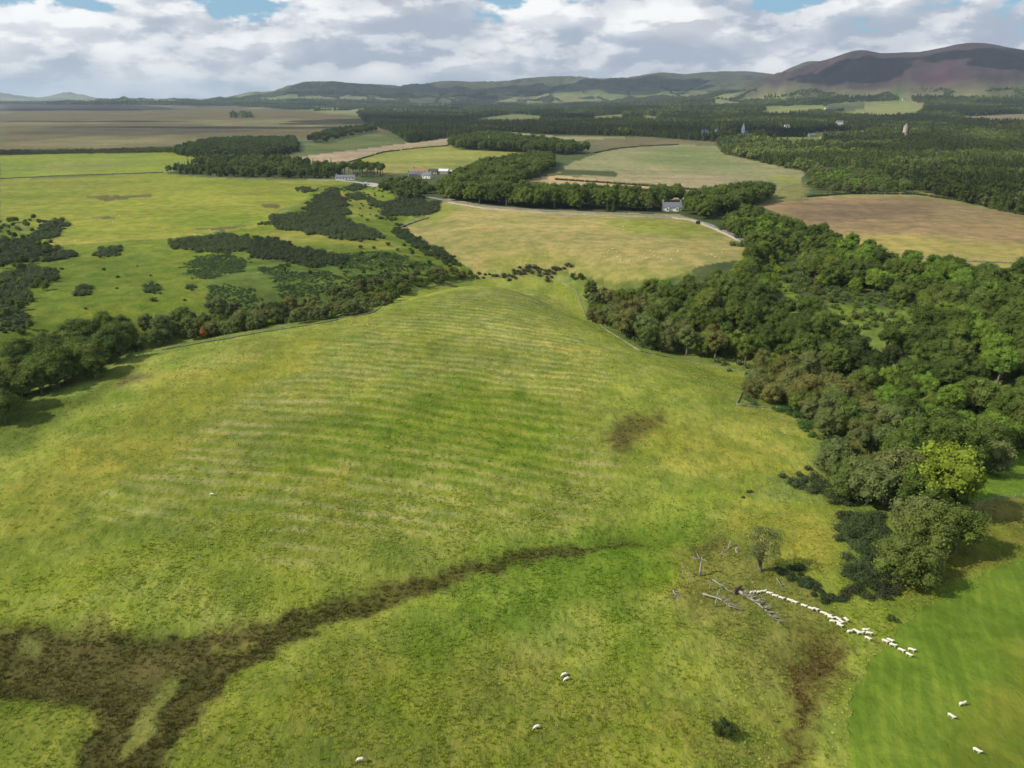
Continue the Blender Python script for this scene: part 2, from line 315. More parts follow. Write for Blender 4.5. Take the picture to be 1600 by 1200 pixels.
lc([(30, 995), (70, 998), (65, 1020), (30, 1022)], (.15, .17, .06), (.12, .14, .04), 1., 0, 3)
lc([(320, 1015), (400, 1003), (390, 1012), (340, 1028)], (.15, .17, .05), (.12, .14, .04), 1., 0, 3)
lc([(155, 600), (220, 585), (250, 590), (190, 608)], (.10, .088, .035), (.12, .11, .04), .8, 0, 6)
lc([(-40, 700), (0, 655), (90, 625), (200, 575), (240, 560), (220, 585), (120, 640), (40, 700)], (.085, .125, .028), (.11, .14, .035), .9, 0, 10)
lc([(1215, 1010), (1260, 985), (1325, 985), (1310, 1045), (1250, 1075), (1240, 1130), (1238, 1250), (1200, 1250), (1215, 1130), (1205, 1060)], (.072, .062, .020), (.11, .085, .03), 1.1, 0, 8)
lc([(1075, 860), (1110, 843), (1150, 846), (1140, 862), (1090, 870)], (.10, .105, .03), (.13, .11, .035), 1.1, 0, 4)
# bottom right: brighter mown grass
lc([(1700, 850), (1600, 872), (1540, 893), (1480, 925), (1420, 965), (1385, 1005), (1345, 1050), (1328, 1100), (1318, 1260), (1700, 1260)], (.100, .172, .030), (.130, .19, .036), .45, 0., 2, 1.)
lc([(1700, 1000), (1600, 1040), (1560, 1080), (1525, 1150), (1515, 1260), (1700, 1260)], (.14, .17, .035), (.115, .18, .03), .5, 0, 12)
lc([(1500, 840), (1520, 800), (1560, 770), (1700, 760), (1700, 850), (1600, 868), (1520, 890), (1440, 925), (1400, 930), (1450, 885)], (.15, .175, .035), (.165, .135, .055), 1.1, 0, 3)
lc([(1500, 750), (1540, 735), (1620, 700), (1700, 700), (1700, 765), (1600, 770), (1520, 790)], (.10, .18, .03), (.13, .2, .04), .6, 0, 3)
# wood floor and clearings
for q in ([(1290, 470), (1340, 478), (1370, 500), (1350, 512), (1300, 495)], [(1360, 500), (1400, 505), (1440, 515), (1400, 520)], [(1200, 420), (1230, 440), (1290, 500), (1260, 480), (1210, 450)], [(1570, 625), (1600, 630), (1600, 650), (1572, 645)]):
    lc(q, (.095, .165, .03), (.14, .19, .04), .6, 0, 4)
LCB = [(p[0][:, 0].min(), p[0][:, 0].max(), p[0][:, 1].min(), p[0][:, 1].max()) for p in LC]
def cells(x, y, s=(330., 520.)):
    u = x / s[0] + .25 * np.sin(y / 900.); v = y / s[1] + .2 * np.sin(x / 700.); iu = np.floor(u).astype(int); iv = np.floor(v).astype(int)
    b1 = np.full(x.shape, 1e9); b2 = b1.copy(); h1 = np.zeros(x.shape)
    for a_ in (-1, 0, 1):
        for b_ in (-1, 0, 1):
            cx, cy = (iu + a_) & 255, (iv + b_) & 255
            q = np.hypot(iu + a_ + _T[cx, cy] - u, iv + b_ + _T[cy, (cx + 7) & 255] - v)
            n_ = q < b1; b2 = np.where(n_, b1, np.minimum(b2, q)); h1 = np.where(n_, _T[(cx + 31) & 255, (cy + 57) & 255], h1); b1 = np.where(n_, q, b1)
    return b1, b2, h1
def cover_at(x, y):
    """colour A, colour B, tussock, stripe, rows at world points"""
    n = x.size; d = np.hypot(x, y)
    hz = H(x, y)
    nf = sst(d, 450, 900)[:, None]
    A = np.array([.155, .20, .034]) * (1 - nf) + np.array([.085, .105, .04]) * nf; B = np.array([.17, .19, .05]) * (1 - nf) + np.array([.12, .12, .055]) * nf
    # hill slopes: green-brown upper ground
    hi = sst(hz, 60, 200)[:, None]
    A = A * (1 - hi) + np.array([.062, .075, .038]) * hi; B = B * (1 - hi) + np.array([.09, .08, .048]) * hi
    hp = (sst(fbm(x, y, 520, 5), .46, .56) * hi[:, 0])[:, None]
    A = A * (1 - hp * .7) + np.array([.052, .062, .032]) * hp * .7; B = B * (1 - hp * .5) + np.array([.07, .06, .05]) * hp * .5
    k1, k2, hsh = cells(x, y)
    pal = np.array([(.13, .16, .05), (.09, .12, .04), (.20, .18, .09), (.05, .065, .03), (.15, .14, .08), (.11, .15, .045), (.035, .045, .022), (.17, .18, .075)])
    pc = pal[(hsh * 7.99).astype(int)]; pf = (sst(d, 1900, 2600) * (1 - sst(hz, 70, 130)) * .85)[:, None]
    A = A * (1 - pf) + pc * pf; B = B * (1 - pf) + pc * 1.12 * pf
    T = np.zeros((n, 3)); T[:, 0] = 1 - .7 * nf[:, 0]
    # ragged borders: the lookup point wanders by an amount that grows with the softness of the border
    w1 = fbm(x, y, 14, 5) - .5; w2 = fbm(x + 500, y - 300, 14, 5) - .5; w3 = fbm(x - 90, y + 40, 2.5, 3) - .5
    fw_ = sst(d, 900, 2200); w1 = w1 * (1 - fw_) + (fbm(x, y, 170, 4) - .5) * fw_ * 2.2; w2 = w2 * (1 - fw_) + (fbm(x + 500, y - 300, 170, 4) - .5) * fw_ * 2.2; w3 = w3 * (1 - fw_)
    for (P, a, b, tus, st, soft, rows), (x0, x1, y0, y1) in zip(LC, LCB):
        m = (x > x0 - 60) & (x < x1 + 60) & (y > y0 - 80) & (y < y1 + 80)
        if not m.any(): continue
        xs, ys, ds = x[m], y[m], d[m]
        r = soft * ds / FPX + (soft > 2) * .12 * min(soft, 16)                                   # softness in metres
        am = np.minimum(r * 3.2, 22 + ds * .004)
        am = am + (soft > 2) * min(5., soft * .35); sm = min(1.5, .35 + soft * .2)
        xx = xs + w1[m] * am + w3[m] * sm * 2; yy = ys + w2[m] * am * np.minimum(1 + ds / 250, 4) - w3[m] * sm * 2
        if soft <= 2: f = inside(xx, yy, P).astype(float)
        else:
            f = 0
            for ox, oy in ((0, 0), (1, .3), (-1, -.3), (.3, 2), (-.3, -2), (.7, -1.2), (-.7, 1.2)):
                f = f + inside(xx + ox * r * .55, yy + oy * r * .55 * np.minimum(1 + ds / 400, 4), P)
            f = f / 7
        f = f[:, None]
        A[m] = A[m] * (1 - f) + np.array(a) * f; B[m] = B[m] * (1 - f) + np.array(b) * f
        T[m] = T[m] * (1 - f) + np.array([tus, st, rows]) * f
    # heather in drifts over the high ground, whatever the survey colour below
    hm = (hi[:, 0] * sst(fbm(x + 900, y, 380, 5), .42, .58))[:, None]
    A = A * (1 - .45 * hm) + A * np.array([.50, .62, .62]) * .45 * hm * 1.2; B = B * (1 - .3 * hm) + B * .6 * .3 * hm
    return A, B, T, hz

# ------------------------------------------------------------------ object helpers
def tag(o, label=None, cat=None, group=None, kind=None):
    if label: o['label'] = label
    if cat: o['category'] = cat
    if group: o['group'] = group
    if kind: o['kind'] = kind
    return o
def empty(name, loc, rz=0, label=None, cat=None, group=None):
    o = bpy.data.objects.new(name, None); C.objects.link(o); o.location = loc; o.rotation_euler = (0, 0, rz)
    o.empty_display_size = .5
    return tag(o, label, cat, group)
def npmesh(name, V, faces, mat=None, smooth=False, fattr=None):
    """faces: list of (n,3) or (n,4) index arrays; fattr: {name: per-vertex floats}"""
    me = bpy.data.meshes.new(name); V = np.asarray(V, np.float32)
    me.vertices.add(len(V)); me.vertices.foreach_set('co', V.ravel())
    faces = [f for f in faces if len(f)]
    idx = np.concatenate([f.ravel() for f in faces]).astype(np.int32)
    tot = np.concatenate([np.full(len(f), f.shape[1]) for f in faces]).astype(np.int32)
    st = np.concatenate([[0], np.cumsum(tot)[:-1]]).astype(np.int32)
    me.loops.add(len(idx)); me.loops.foreach_set('vertex_index', idx)
    me.polygons.add(len(tot)); me.polygons.foreach_set('loop_start', st); me.polygons.foreach_set('loop_total', tot)
    me.update(calc_edges=True)
    me.polygons.foreach_set('use_smooth', np.full(len(tot), bool(smooth)))
    for k, v in (fattr or {}).items():
        a = me.attributes.new(k, 'FLOAT', 'POINT'); a.data.foreach_set('value', np.asarray(v, np.float32))
    if mat: me.materials.append(mat)
    me.update()
    return me
def mobj(name, me, parent=None, loc=None):
    o = bpy.data.objects.new(name, me); C.objects.link(o)
    if parent: o.parent = parent
    if loc is not None: o.location = loc
    return o
class MB:
    """collects boxes, prisms and tubes, then builds one mesh object"""
    def __init__(s): s.v = []; s.f = []
    def add(s, v, f):
        b = len(s.v); s.v += [tuple(p) for p in v]; s.f += [tuple(i + b for i in q) for q in f]; return s
    def box(s, x0, x1, y0, y1, z0, z1):
        v = [(x, y, z) for z in (z0, z1) for y in (y0, y1) for x in (x0, x1)]
        return s.add(v, [(0, 2, 3, 1), (4, 5, 7, 6), (0, 1, 5, 4), (2, 6, 7, 3), (0, 4, 6, 2), (1, 3, 7, 5)])
    def tube(s, pts, rad, k=7, cap=True):
        pts = [Vector(p) for p in pts]; V = []; Fc = []
        for i, p in enumerate(pts):
            t = (pts[min(i + 1, len(pts) - 1)] - pts[max(i - 1, 0)]).normalized()
            a = t.cross(Vector((0, 0, 1))) if abs(t.z) < .9 else t.cross(Vector((1, 0, 0)))
            a.normalize(); b = t.cross(a)
            for j in range(k):
                g = 2 * math.pi * j / k; V.append(p + (a * math.cos(g) + b * math.sin(g)) * rad[i])
        for i in range(len(pts) - 1):
            for j in range(k): Fc.append((i * k + j, i * k + (j + 1) % k, (i + 1) * k + (j + 1) % k, (i + 1) * k + j))
        if cap: Fc.append(tuple(range(k))[::-1]); Fc.append(tuple((len(pts) - 1) * k + j for j in range(k)))
        return s.add(V, Fc)
    def mesh(s, name, mat, smooth=False):
        me = bpy.data.meshes.new(name); me.from_pydata(s.v, [], s.f)
        if mat: me.materials.append(mat)
        for p in me.polygons: p.use_smooth = smooth
        me.update(); return me
    def build(s, name, mat, parent=None, smooth=False): return mobj(name, s.mesh(name, mat, smooth), parent)

# ------------------------------------------------------------------ materials
def newmat(name):
    m = bpy.data.materials.new(name); m.use_nodes = True; m.node_tree.nodes.clear(); return m, NT(m.node_tree)
def finish(t, col, rough=.8, bump=None, bs=.3, bd=.1, spec=.3, trans=None):
    p = t.n('ShaderNodeBsdfPrincipled', ins={'Roughness': rough, 'Specular IOR Level': spec})
    if hasattr(col, 'links'): t.L.new(col, p.inputs['Base Color'])
    else: p.inputs['Base Color'].default_value = tuple(col) + (1,)
    if bump is not None:
        b = t.n('ShaderNodeBump', ins={'Height': bump, 'Strength': bs, 'Distance': bd}); t.L.new(b.outputs[0], p.inputs['Normal'])
    sh = p.outputs[0]
    if trans:
        tr = t.n('ShaderNodeBsdfTranslucent'); t.L.new(trans[1], tr.inputs[0])
        sh = t.n('ShaderNodeMixShader', ins={0: trans[0], 1: sh, 2: tr.outputs[0]}).outputs[0]
    t.n('ShaderNodeOutputMaterial', ins={'Surface': sh})
def simple(name, col, rough=.8, scale=2., var=.25, bs=.3):
    m, t = newmat(name); pos = t.n('ShaderNodeTexCoord').outputs['Object']
    n = t.noise(pos, scale, 5, .6)
    c = t.mix(t.ss(n, .3, .7), [v * (1 - var) for v in col], [min(1, v * (1 + var)) for v in col])
    finish(t, c, rough, n, bs, .05); return m
def foliage(name, inst):
    m, t = newmat(name)
    if inst: c0 = t.n('ShaderNodeAttribute', attribute_name='tint', attribute_type='INSTANCER').outputs['Color']
    else: c0 = t.n('ShaderNodeObjectInfo').outputs['Color']
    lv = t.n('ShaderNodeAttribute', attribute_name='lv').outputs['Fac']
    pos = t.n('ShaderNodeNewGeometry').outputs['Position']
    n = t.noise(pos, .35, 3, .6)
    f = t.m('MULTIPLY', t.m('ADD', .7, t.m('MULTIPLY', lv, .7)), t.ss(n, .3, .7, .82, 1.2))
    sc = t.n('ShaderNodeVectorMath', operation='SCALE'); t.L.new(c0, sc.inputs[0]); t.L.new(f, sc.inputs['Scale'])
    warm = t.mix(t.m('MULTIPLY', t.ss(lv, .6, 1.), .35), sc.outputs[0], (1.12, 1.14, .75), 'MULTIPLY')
    finish(t, warm, .75, None, spec=.08, trans=(.38, warm)); return m
M = {}
M['leaf'] = foliage('foliage', False); M['leafi'] = foliage('foliage_spread', True)
M['bark'] = simple('bark', (.14, .12, .095), .9, 6, .4)
M['palebark'] = simple('pale_bark', (.30, .28, .25), .9, 6, .35)
M['dead'] = simple('dead_wood', (.27, .25, .215), .85, 5, .3)
M['root'] = simple('root_plate', (.075, .05, .038), .95, 4, .4)
M['wool'] = simple('wool', (.60, .55, .46), .95, 14, .12, .5)
M['face'] = simple('sheep_skin', (.55, .49, .42), .8, 10, .15)
M['white'] = simple('white_render', (.72, .70, .64), .85, 1.5, .08)
M['stone'] = simple('stone_wall', (.36, .31, .24), .9, 1.6, .3)
M['drystone'] = simple('drystone', (.24, .21, .15), .95, 1.2, .45)
M['slate'] = simple('slate', (.135, .14, .16), .6, 3, .25)
M['redtile'] = simple('roof_tile', (.30, .17, .10), .8, 3, .25)
M['tin'] = simple('sheet_roof', (.55, .56, .58), .5, 1, .15)
M['darkshed'] = simple('dark_cladding', (.05, .05, .055), .7, 2, .2)
M['glass'] = simple('window_glass', (.03, .035, .04), .15, 2, .1)
M['wood'] = simple('painted_wood', (.20, .12, .07), .7, 4, .2)
M['tyre'] = simple('tyre', (.02, .02, .02), .8, 4, .1)
M['asphalt'] = simple('asphalt', (.20, .19, .18), .9, .6, .15)
M['gravel'] = simple('gravel', (.34, .31, .26), .95, .5, .2)

# ground: two surveyed colours per point, blended by noise in world coordinates
m, t = newmat('ground'); M['ground'] = m
pos = t.n('ShaderNodeNewGeometry').outputs['Position']
p2 = t.vm('MULTIPLY', pos, (1, 1, 0))
ca = t.n('ShaderNodeAttribute', attribute_name='cova').outputs['Color']
cb = t.n('ShaderNodeAttribute', attribute_name='covb').outputs['Color']
tus = t.n('ShaderNodeAttribute', attribute_name='tus').outputs['Fac']
stp = t.n('ShaderNodeAttribute', attribute_name='stripe').outputs['Fac']
rws = t.n('ShaderNodeAttribute', attribute_name='rows').outputs['Fac']
n_big = t.noise(p2, .013, 5, .6, .4)
n_mid = t.noise(p2, .09, 5, .62, .6)
# windblown strands: stretched noise, direction wandering
rot = t.n('ShaderNodeMapping', ins={'Rotation': (0, 0, R(38)), 'Scale': (1., .42, 1)}); t.L.new(p2, rot.inputs[0])
wob = t.n('ShaderNodeTexNoise', ins={'Vector': p2, 'Scale': .035, 'Detail': 2}).outputs['Color']
wv = t.vm('MULTIPLY', t.vm('SUBTRACT', wob, (.5, .5, .5)), (7, 7, 0))
strand_v = t.vm('ADD', rot.outputs[0], wv)
n_str = t.noise(strand_v, 1.5, 4, .66, .35)
n_m2 = t.noise(p2, .32, 4, .65, .3)
n_fine = t.noise(p2, 2.4, 5, .72, .4)
mixf = t.m('ADD', t.m('ADD', t.m('MULTIPLY', n_big, .62), t.m('MULTIPLY', n_mid, .55)), t.m('MULTIPLY', t.m('SUBTRACT', n_str, .5), .55))
mixf = t.m('ADD', mixf, t.m('MULTIPLY', t.m('SUBTRACT', n_fine, .5), .5))
# old cultivation lines across the big field: irregular pale lines with darker grass between
sx = t.n('ShaderNodeSeparateXYZ', ins={0: p2})
wn = t.noise(p2, .02, 3, .5); wn2 = t.noise(p2, .006, 2, .5)
sc_ = t.m('ADD', t.m('ADD', sx.outputs[1], t.m('MULTIPLY', sx.outputs[0], .24)), t.m('ADD', t.m('MULTIPLY', wn, 13), t.m('MULTIPLY', wn2, 34)))
ph = t.m('FRACT', t.m('DIVIDE', sc_, 4.6))
ln = t.m('MULTIPLY', t.ss(ph, .0, .14), t.ss(ph, .42, .16))
brk = t.ss(t.noise(t.vm('MULTIPLY', p2, (.35, 1, 1)), .11, 5, .65), .44, .6)
line = t.m('MULTIPLY', t.m('MULTIPLY', ln, brk), stp)
dk = t.m('MULTIPLY', t.m('MULTIPLY', t.ss(ph, .4, .6), t.ss(ph, 1., .8)), stp)
mixf = t.m('ADD', mixf, t.m('MULTIPLY', line, .22))
mixf = t.m('SUBTRACT', mixf, t.m('MULTIPLY', dk, .13))
f = t.ss(mixf, .36, .86)
col = t.mix(f, ca, cb)
# greener and drier blotches, dark gaps between tussocks
n_h = t.noise(p2, .05, 4, .6, .3)
col = t.mix(t.m('MULTIPLY', t.m('MULTIPLY', t.ss(n_h, .52, .72), tus), .45), col, (.72, .98, .72), 'MULTIPLY')
n_dry = t.noise(t.vm('ADD', p2, (310, 77, 0)), .035, 5, .65, .3)
col = t.mix(t.m('MULTIPLY', t.m('MULTIPLY', t.ss(n_dry, .52, .7), tus), .5), col, (1.28, 1.05, .95), 'MULTIPLY')
gap = t.m('MULTIPLY', t.ss(n_str, .50, .30), t.ss(n_fine, .62, .38))
col = t.mix(t.m('MULTIPLY', t.m('MULTIPLY', gap, tus), .8, clamp=True), col, (.42, .48, .38), 'MULTIPLY')
tip = t.m('MULTIPLY', t.ss(n_fine, .56, .74), t.ss(n_str, .45, .62))
col = t.mix(t.m('MULTIPLY', t.m('MULTIPLY', tip, tus), .8, clamp=True), col, (1.45, 1.32, 1.5), 'MULTIPLY')
clump = t.m('MULTIPLY', t.ss(n_m2, .50, .34), tus)
col = t.mix(t.m('MULTIPLY', clump, .3, clamp=True), col, (.62, .72, .55), 'MULTIPLY')
bright = t.m('MULTIPLY', t.ss(n_m2, .54, .7), t.m('ADD', tus, .2))
col = t.mix(t.m('MULTIPLY', bright, .38, clamp=True), col, (1.25, 1.18, 1.2), 'MULTIPLY')
col = t.mix(t.m('MULTIPLY', t.m('MULTIPLY', dk, t.ss(t.noise(p2, .14, 4, .7), .3, .6)), .6), col, (.68, .80, .6), 'MULTIPLY')
col = t.mix(t.m('MULTIPLY', line, .4), col, (1.22, 1.12, 1.25), 'MULTIPLY')
# broad mottling that shows from far off, and long streaks
n_far = t.noise(p2, .006, 7, .68, .3); n_far2 = t.noise(t.vm('MULTIPLY', p2, (.3, 1, 1)), .02, 6, .7, .2)
col = t.mix(1., col, t.mix(t.ss(n_far, .36, .64), (.84, .86, .86), (1.14, 1.12, 1.1)), 'MULTIPLY')
col = t.mix(1., col, t.mix(t.ss(n_far2, .38, .62), (.86, .89, .86), (1.13, 1.09, 1.12)), 'MULTIPLY')
n_p = t.noise(t.vm('ADD', p2, (900, 40, 0)), .11, 6, .72, .3)
col = t.mix(1., col, t.mix(t.ss(n_p, .38, .62), (.76, .84, .74), (1.2, 1.14, 1.18)), 'MULTIPLY')
# mown rows
rx = t.m('ADD', t.m('MULTIPLY', sx.outputs[0], 1.0), t.m('ADD', t.m('MULTIPLY', sx.outputs[1], -.42), t.m('MULTIPLY', t.noise(p2, .03, 2, .5), 8)))
rp = t.m('SINE', t.m('MULTIPLY', rx, 2.6))
rmask = t.m('MULTIPLY', t.m('MULTIPLY', t.ss(rp, .1, .9), rws), t.ss(t.noise(p2, .12, 3, .6), .25, .5))
col = t.mix(rmask, col, (1.2, 1.12, 1.12), 'MULTIPLY')
hgt = t.m('ADD', t.m('MULTIPLY', n_str, .7), t.m('MULTIPLY', n_fine, .6))
hgt = t.m('MULTIPLY', hgt, t.m('ADD', .15, tus))
finish(t, col, .9, hgt, .7, .45, spec=.1)

# ------------------------------------------------------------------ the ground sheet
def polar_grid(rr, aa):
    rr_, aa_ = np.meshgrid(rr, aa, indexing='ij'); return rr_ * np.sin(aa_), rr_ * np.cos(aa_)
pys = np.concatenate([np.arange(1290, 900, -1.5), np.arange(900, 168, -2.0)])
ang = PITCH - np.degrees(np.arctan((600 - pys) / FPX))
rr = CAMZ / np.tan(np.radians(ang))
rr = np.concatenate([[.5, 15, 30, 45], rr[rr > 50]])
last = rr[-1]; rr = np.concatenate([rr, np.geomspace(last, 9500, 230)[1:], np.geomspace(9500, 25000, 60)[1:]])
fine = np.linspace(-44, 44, 981); side = np.concatenate([np.arange(50, 180, 10), [180]])
aa = np.radians(np.concatenate([-side[::-1], fine, side]))
X, Y = polar_grid(rr, aa); nr, na = X.shape
xf, yf = X.ravel(), Y.ravel()
A, B, T, Z = cover_at(xf, yf)
dd = np.hypot(xf, yf)
lump = (fbm(xf, yf, 1.6, 3) - .5) * .5 * (1 - sst(dd, 130, 420)) * T[:, 0] + (fbm(xf, yf, 6, 3) - .5) * .8 * T[:, 0] * (1 - sst(dd, 300, 900))
Zg = Z + lump
i0 = (np.arange(nr - 1)[:, None] * na + np.arange(na - 1)).ravel()
quads = np.stack([i0, i0 + na, i0 + na + 1, i0 + 1], 1)[:, ::-1]
me = npmesh('ground', np.stack([xf, yf, Zg], 1), [quads], M['ground'], True, {'tus': T[:, 0], 'stripe': T[:, 1], 'rows': T[:, 2]})
for nm, arr in (('cova', A), ('covb', B)):
    a = me.attributes.new(nm, 'FLOAT_COLOR', 'POINT'); a.data.foreach_set('color', np.concatenate([arr, np.ones((len(arr), 1))], 1).astype(np.float32).ravel())
tag(mobj('ground', me), kind='structure')

# ------------------------------------------------------------------ foliage builders
def ico(sub):
    bm = bmesh.new(); bmesh.ops.create_icosphere(bm, subdivisions=sub, radius=1)
    v = np.array([q.co[:] for q in bm.verts]); f = np.array([[q.index for q in p.verts] for p in bm.faces]); bm.free(); return v, f
ICO1, ICO2 = ico(1), ico(2)
def lobes(c, r, n, size, zs=.85, core=.78, low=-.35, rg=rng):
    """leaf cloud over many lobes. c (N,3), r (N,), n leaves per lobe -> verts, [tris, quads], lv"""
    N = len(c); c = np.asarray(c, float); r = np.asarray(r, float)
    d = rg.normal(size=(N, n, 3)); d /= np.linalg.norm(d, axis=2, keepdims=True)
    d[..., 2] = np.where(d[..., 2] < low, -d[..., 2], d[..., 2])
    rad = r[:, None] * rg.uniform(.72, 1.1, (N, n)) * (1 + .12 * np.sin(d[..., 0] * 7 + d[..., 2] * 9))
    P = c[:, None] + d * rad[..., None] * np.array([1, 1, zs])
    nn = d * .8 + rg.normal(size=d.shape) * .55 + np.array([0, 0, .25]); nn /= np.linalg.norm(nn, axis=2, keepdims=True)
    h = rg.normal(size=d.shape); a = np.cross(nn, h); a /= np.linalg.norm(a, axis=2, keepdims=True); b = np.cross(nn, a)
    s = (size * rg.uniform(.55, 1.25, (N, n)))[..., None]
    q = np.stack([P - a * s, P - b * s * .62, P + a * s, P + b * s * .62], 2).reshape(-1, 3)
    qi = np.arange(len(q)).reshape(-1, 4)
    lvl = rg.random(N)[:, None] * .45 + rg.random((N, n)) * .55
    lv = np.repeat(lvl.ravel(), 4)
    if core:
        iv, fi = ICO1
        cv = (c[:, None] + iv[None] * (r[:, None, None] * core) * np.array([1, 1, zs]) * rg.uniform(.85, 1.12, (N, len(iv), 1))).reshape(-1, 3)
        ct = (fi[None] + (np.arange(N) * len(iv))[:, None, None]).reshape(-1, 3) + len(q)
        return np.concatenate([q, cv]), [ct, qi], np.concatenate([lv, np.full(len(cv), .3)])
    return q, [qi], lv
def tree_parts(H_, Rr, kind, nl, leaf, seed, crown_lo=.3, core=.75, bark='bark'):
    """returns trunk mesh, crown mesh"""
    rg = np.random.default_rng(seed); rd = random.Random(seed)
    c, r = [], []
    mb = MB()
    if kind == 'conifer':
        lev = 11
        for i in range(lev):
            u = i / (lev - 1); z = H_ * (.1 + .87 * u); R_ = Rr * (1 - u) ** .85 + .12
            k = max(1, int(6 * (1 - u) + 1.5))
            for j in range(k):
                g = 2 * math.pi * (j + rd.random() * .7) / k
                q = R_ * .55 if k > 1 else 0
                c.append((math.cos(g) * q, math.sin(g) * q, z - q * .12)); r.append(max(.3, R_ * .55))
        V, Fc, lv = lobes(c, r, nl, leaf, .62, core, -.7, rg)
        mb.tube([(0, 0, -.6), (0, 0, H_ * .5), (0, 0, H_ * .96)], [.02 * H_ + .05, .012 * H_, .03], 7)
    else:
        lo = H_ * crown_lo; cz = (lo + H_) / 2; hz = (H_ - lo) / 2
        K = {'round': 24, 'willow': 26, 'tall': 22, 'sparse': 26, 'bush': 9, 'far': 7}[kind]
        for i in range(K):
            u = (i + .5) / K; ph = math.acos(1 - 1.72 * u); g = i * 2.39996 + rd.random() * .7
            q = rd.uniform(.5, .86)
            prof = 1. + .12 * math.sin(3 * g + seed)
            x = math.sin(ph) * math.cos(g) * Rr * q * prof; y = math.sin(ph) * math.sin(g) * Rr * q * prof
            z = cz + math.cos(ph) * hz * q * 1.02
            c.append((x, y, z)); r.append(Rr * rd.uniform(.26, .44) * (.72 if kind in ('sparse',) else 1))
        c.append((0, 0, cz)); r.append(min(Rr, hz) * (.72 if kind != 'sparse' else .2))
        V, Fc, lv = lobes(c, r, nl, leaf, .86, core if kind != 'sparse' else 0, -.45 if kind in ('round', 'tall') else -.75, rg)
        tr = .022 * H_ + .08
        if kind in ('willow', 'bush', 'far'): tr *= .8
        top = Vector((rd.uniform(-.5, .5), rd.uniform(-.5, .5), cz))
        mb.tube([(0, 0, -.7), (top.x * .2, top.y * .2, lo * .6), (top.x * .6, top.y * .6, lo * 1.1), top], [tr * 1.35, tr, tr * .8, tr * .35], 8)
        nb = 6 if kind in ('round', 'tall', 'sparse', 'willow') else 3
        for i in range(nb):
            e = Vector(c[(i * 5 + 4) % K]); s0 = Vector((top.x * .4, top.y * .4, lo * rd.uniform(.7, 1.2)))
            md = s0.lerp(e, .5) + Vector((0, 0, .06 * H_)); mb.tube([s0, md, e], [tr * .5, tr * .3, tr * .1], 5)
        if kind == 'sparse':
            for i in range(K):
                e = Vector(c[i]); s0 = Vector((0, 0, max(lo * .7, e.z - .1 * H_))); mb.tube([s0, e], [tr * .25, .03], 4)
    tm = mb.mesh('trunk', M[bark], True)
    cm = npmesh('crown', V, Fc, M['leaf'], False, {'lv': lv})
    return tm, cm
P = {}   # prototypes: (trunk mesh, crown mesh, height, radius)
for i in range(4): P['round', i] = tree_parts(13, 5.6 + .4 * (i % 2), 'round', 150, .30, 10 + i, .1) + (13., 5.8)
for i in range(3): P['tall', i] = tree_parts(16, 4.9, 'tall', 150, .30, 30 + i, .24) + (16., 4.9)
for i in range(4): P['willow', i] = tree_parts(9, 4.5, 'willow', 170, .20, 50 + i, .04, .72, 'palebark') + (9., 4.5)
for i in range(2): P['pine', i] = tree_parts(14, 4.2, 'tall', 120, .34, 70 + i, .55) + (14., 4.2)
for i in range(3): P['conifer', i] = tree_parts(16, 3.0, 'conifer', 34, .42, 80 + i) + (16., 3.0)
for i in range(3): P['bush', i] = tree_parts(3.0, 2.2, 'bush', 130, .16, 90 + i, .02, .8) + (3., 2.2)
P['sparse', 0] = tree_parts(11, 3.8, 'sparse', 120, .15, 99, .12) + (11., 3.8)

COL = {'dark green': (.041, .061, .020), 'mid green': (.066, .090, .024), 'deep green': (.052, .075, .022), 'olive': (.064, .084, .028), 'grey olive': (.076, .092, .044),
       'yellow green': (.10, .13, .022), 'fresh green': (.075, .12, .026), 'brownish olive': (.082, .086, .036), 'rusty orange': (.20, .085, .03), 'blackish green': (.030, .042, .018),
       'blue green': (.035, .058, .032)}
COL = {k: tuple(v * g for v, g in zip(c, (2.1, 2.0, 1.35))) for k, c in COL.items()}
NAME = {'round': 'broadleaf_tree', 'tall': 'broadleaf_tree', 'willow': 'willow_tree', 'pine': 'pine_tree', 'conifer': 'conifer_tree', 'bush': 'shrub', 'sparse': 'larch_tree'}
CATG = {'broadleaf_tree': 'tree', 'willow_tree': 'tree', 'pine_tree': 'tree', 'conifer_tree': 'tree', 'shrub': 'shrub', 'larch_tree': 'tree'}
def plant(kind, x, y, z, h, col, label, group=None, wr=1., var=None, jit=True):
    v = var if var is not None else rng.integers(len([k for k in P if k[0] == kind]))
    tm, cm, H0, R0 = P[kind, int(v)]
    s = h / H0
    o = empty(NAME[kind], (x, y, z - .15), rng.uniform(0, 6.28), label, CATG[NAME[kind]], group)
    o.scale = (s * wr, s * wr, s)
    a = mobj('trunk', tm, o); b = mobj('crown', cm, o)
    k = rng.uniform(.84, 1.16) if jit else 1.
    b.color = (col[0] * k * rng.uniform(.93, 1.07), col[1] * k, col[2] * k, 1)
    return o
